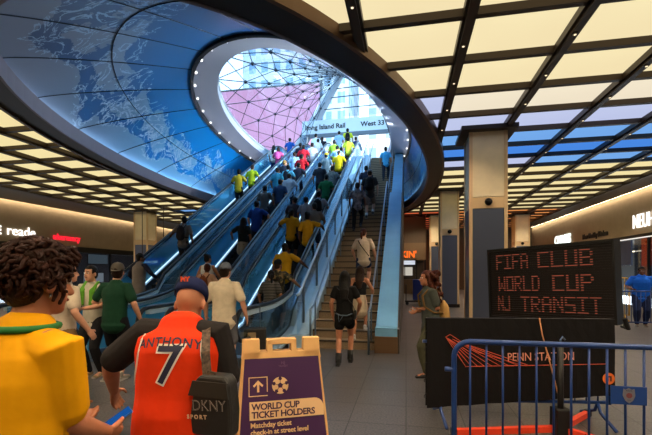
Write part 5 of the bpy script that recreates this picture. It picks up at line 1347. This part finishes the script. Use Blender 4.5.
# black sling bag at his right hip
t = thing('shoulder_bag', 'flat black DKNY SPORT shoulder bag hanging at the orange jersey man\'s right hip', 'bag', OP.root.location, OP.root.rotation_euler.z)
bc = OP.T(.245, -.13, .145); a_ = R(-14)
BM = Matrix.Translation(bc) @ Matrix.Rotation(a_, 4, 'Z')
bag = MB()
poly = [(-.112,-.165),(.112,-.165),(.118,-.05),(.103,.085),(.08,.115),(-.045,.115),(-.078,.085)]
bag.add([Vector((x, y_, z)) for y_ in (-.045, .045) for x, z in poly], [tuple(range(7)), tuple(reversed(range(7,14)))]+[(i, 7+i, 7+(i+1)%7, (i+1)%7) for i in range(7)])
bagm = mat('bag_black', lin(34,32,30), .55, bump=.2, bscale=30)
bo = bag.build('bag_body', bagm, t, bevel=.014, M=BM)
MB().prism([(-.10,.02),(.112,.02),(.10,.09),(-.076,.09)], -.002, .006, M=Matrix.Translation((0,-.052,0)) @ Matrix.Rotation(PI/2, 4, 'X')).build('flap', mat('bag_flap', lin(40,38,35), .5), t, M=BM)
o = text('lettering', 'DKNY', .070, mat('print_grey', lin(150,140,130), .5), bo, (-.075, -.062, -.045), (PI/2, R(-4), 0), depth=.001); o.scale = (.92, 1, 1)
text('lettering', 'DKNY', .070, bagm, bo, (-.075, -.0635, -.045), (PI/2, R(-4), 0), depth=.001, bold=-.0022).scale = (.92, 1, 1)
text('lettering', 'SPORT', .026, mat('print_pale', lin(222,190,150), .5), bo, (-.10, -.062, -.085), (PI/2, R(-4), 0), depth=.001, bold=.001, spacing=1.5)
st_m = mat('strap_pattern', lin(84,68,54), .8, noise=.7, nscale=60)
sp2 = [bc+Vector((-.0,-.02,.13)), OP.T(.225,-.165,.20), OP.T(.200,-.165,.36), OP.T(.172,-.10,.475), OP.T(.145,.0,.505), OP.T(.11,.10,.46)]
w = MB()
for a1, b1 in zip(sp2[:-1], sp2[1:]): w.bar(a1, b1+(b1-a1)*.06, .042, .006, up=(0,-1,.35))
w.build('strap', st_m, t)

# ---- foreground: curly haired man in the yellow shirt with a phone
YP = person('curly haired man in a yellow shirt with green collar in the left foreground', at(10, 1.33), -12, H=1.73, build=1.05, skin='tan', top=('shirt',(226,164,16), mat('jersey_yellow', lin(234,164,4), .75, bump=.5, bscale=7, noise=.06, nscale=8, spec=.15)),
    bottom=('shorts',(30,50,110)), hair=('curly','brown'), lean=4, head=(-4,-6), la=(-.06,.30,-.36), ra=(-.13,.27,-.40), rpole=(.3,-1,-.3), lpole=(-1,-.4,-.2), vox=.006, facial=True, shoes=(200,200,200), grip=(.8,.8))
MB().tube([YP.T(.104*math.cos(2*PI*k/24), .094*math.sin(2*PI*k/24)-.004, .534+.006*math.sin(2*PI*k/24)) for k in range(24)], .012, 8, True).build('collar', mat('collar_green', lin(20,110,44), .7), YP.top, smooth=True)
# loose curls
hc_ = MB(); r2 = random.Random(21)
for _ in range(330):
    a_ = r2.uniform(0, 2*PI); z_ = r2.uniform(-.75, 1); q_ = math.sqrt(max(0, 1-z_*z_))
    n_ = Vector((q_*math.cos(a_), q_*math.sin(a_), z_)); p = Vector((.088*n_.x, -.016+.108*n_.y, .045+.105*n_.z))
    if p.y > .045 and p.z < .075: continue
    if p.z < -.03 and p.y > -.03: continue
    tw = r2.uniform(0, 2*PI); rad = r2.uniform(.008, .016); pts = []
    side = n_.cross(Vector((0,0,1)));
    if side.length < .1: side = Vector((1,0,0))
    side.normalize(); upv = side.cross(n_)
    for k in range(7):
        u = k/6; pp = p+n_*(-.004+.034*u)+(side*math.cos(tw+u*4.5)+upv*math.sin(tw+u*4.5))*rad*(.4+u)-Vector((0,0,.018*u*u)); pts.append(YP.Hd(*pp))
    hc_.tube(pts, [.0125*(1-.55*k/6) for k in range(7)], 6)
for _ in range(26):                                          # the quiff at the front
    p = Vector((r2.uniform(-.06,.06), r2.uniform(.045,.08), r2.uniform(.085,.13))); pts = []
    tw = r2.uniform(0, 6.28)
    for k in range(7): u = k/6; pts.append(YP.Hd(*(p+Vector((.012*math.cos(tw+4*u), .028*u+.012*math.sin(tw+4*u), .022*math.sin(3*u)-.02*u)))))
    hc_.tube(pts, [.0125*(1-.55*k/6) for k in range(7)], 6)
hc_.build('curls', mat('curl_brown', lin(44,20,11), .6, spec=.15, noise=.35, nscale=30), YP.root, smooth=True)
MB().tube([YP.Hd(.083,-.004,-.038+.0), YP.Hd(.088,-.004,-.045), YP.Hd(.083,-.004,-.052)], .004, 6).build('earring', mat('silver', lin(200,200,205), .2, .9), YP.root, smooth=True)
wr = YP.wr[1]; fd = (wr-YP.el[1]).normalized(); pc_ = wr+fd*.10+Vector((-.02,.0,.055))
t = thing('phone', 'bright blue phone held low in the yellow shirt man\'s hand', 'phone', YP.M @ pc_, YP.root.rotation_euler.z)
PMx = Matrix.Rotation(R(-30), 4, 'Z') @ Matrix.Rotation(R(30), 4, 'X')
MB().box(-.039, .039, -.075, .075, -.005, .004).build('case', mat('phone_blue', lin(20,96,190), .35), t, bevel=.004, M=PMx)
MB().box(-.036, .036, -.072, .072, .0042, .0055).build('screen', emat('phone_screen', (.02,.16,.6), .5), t, M=PMx)
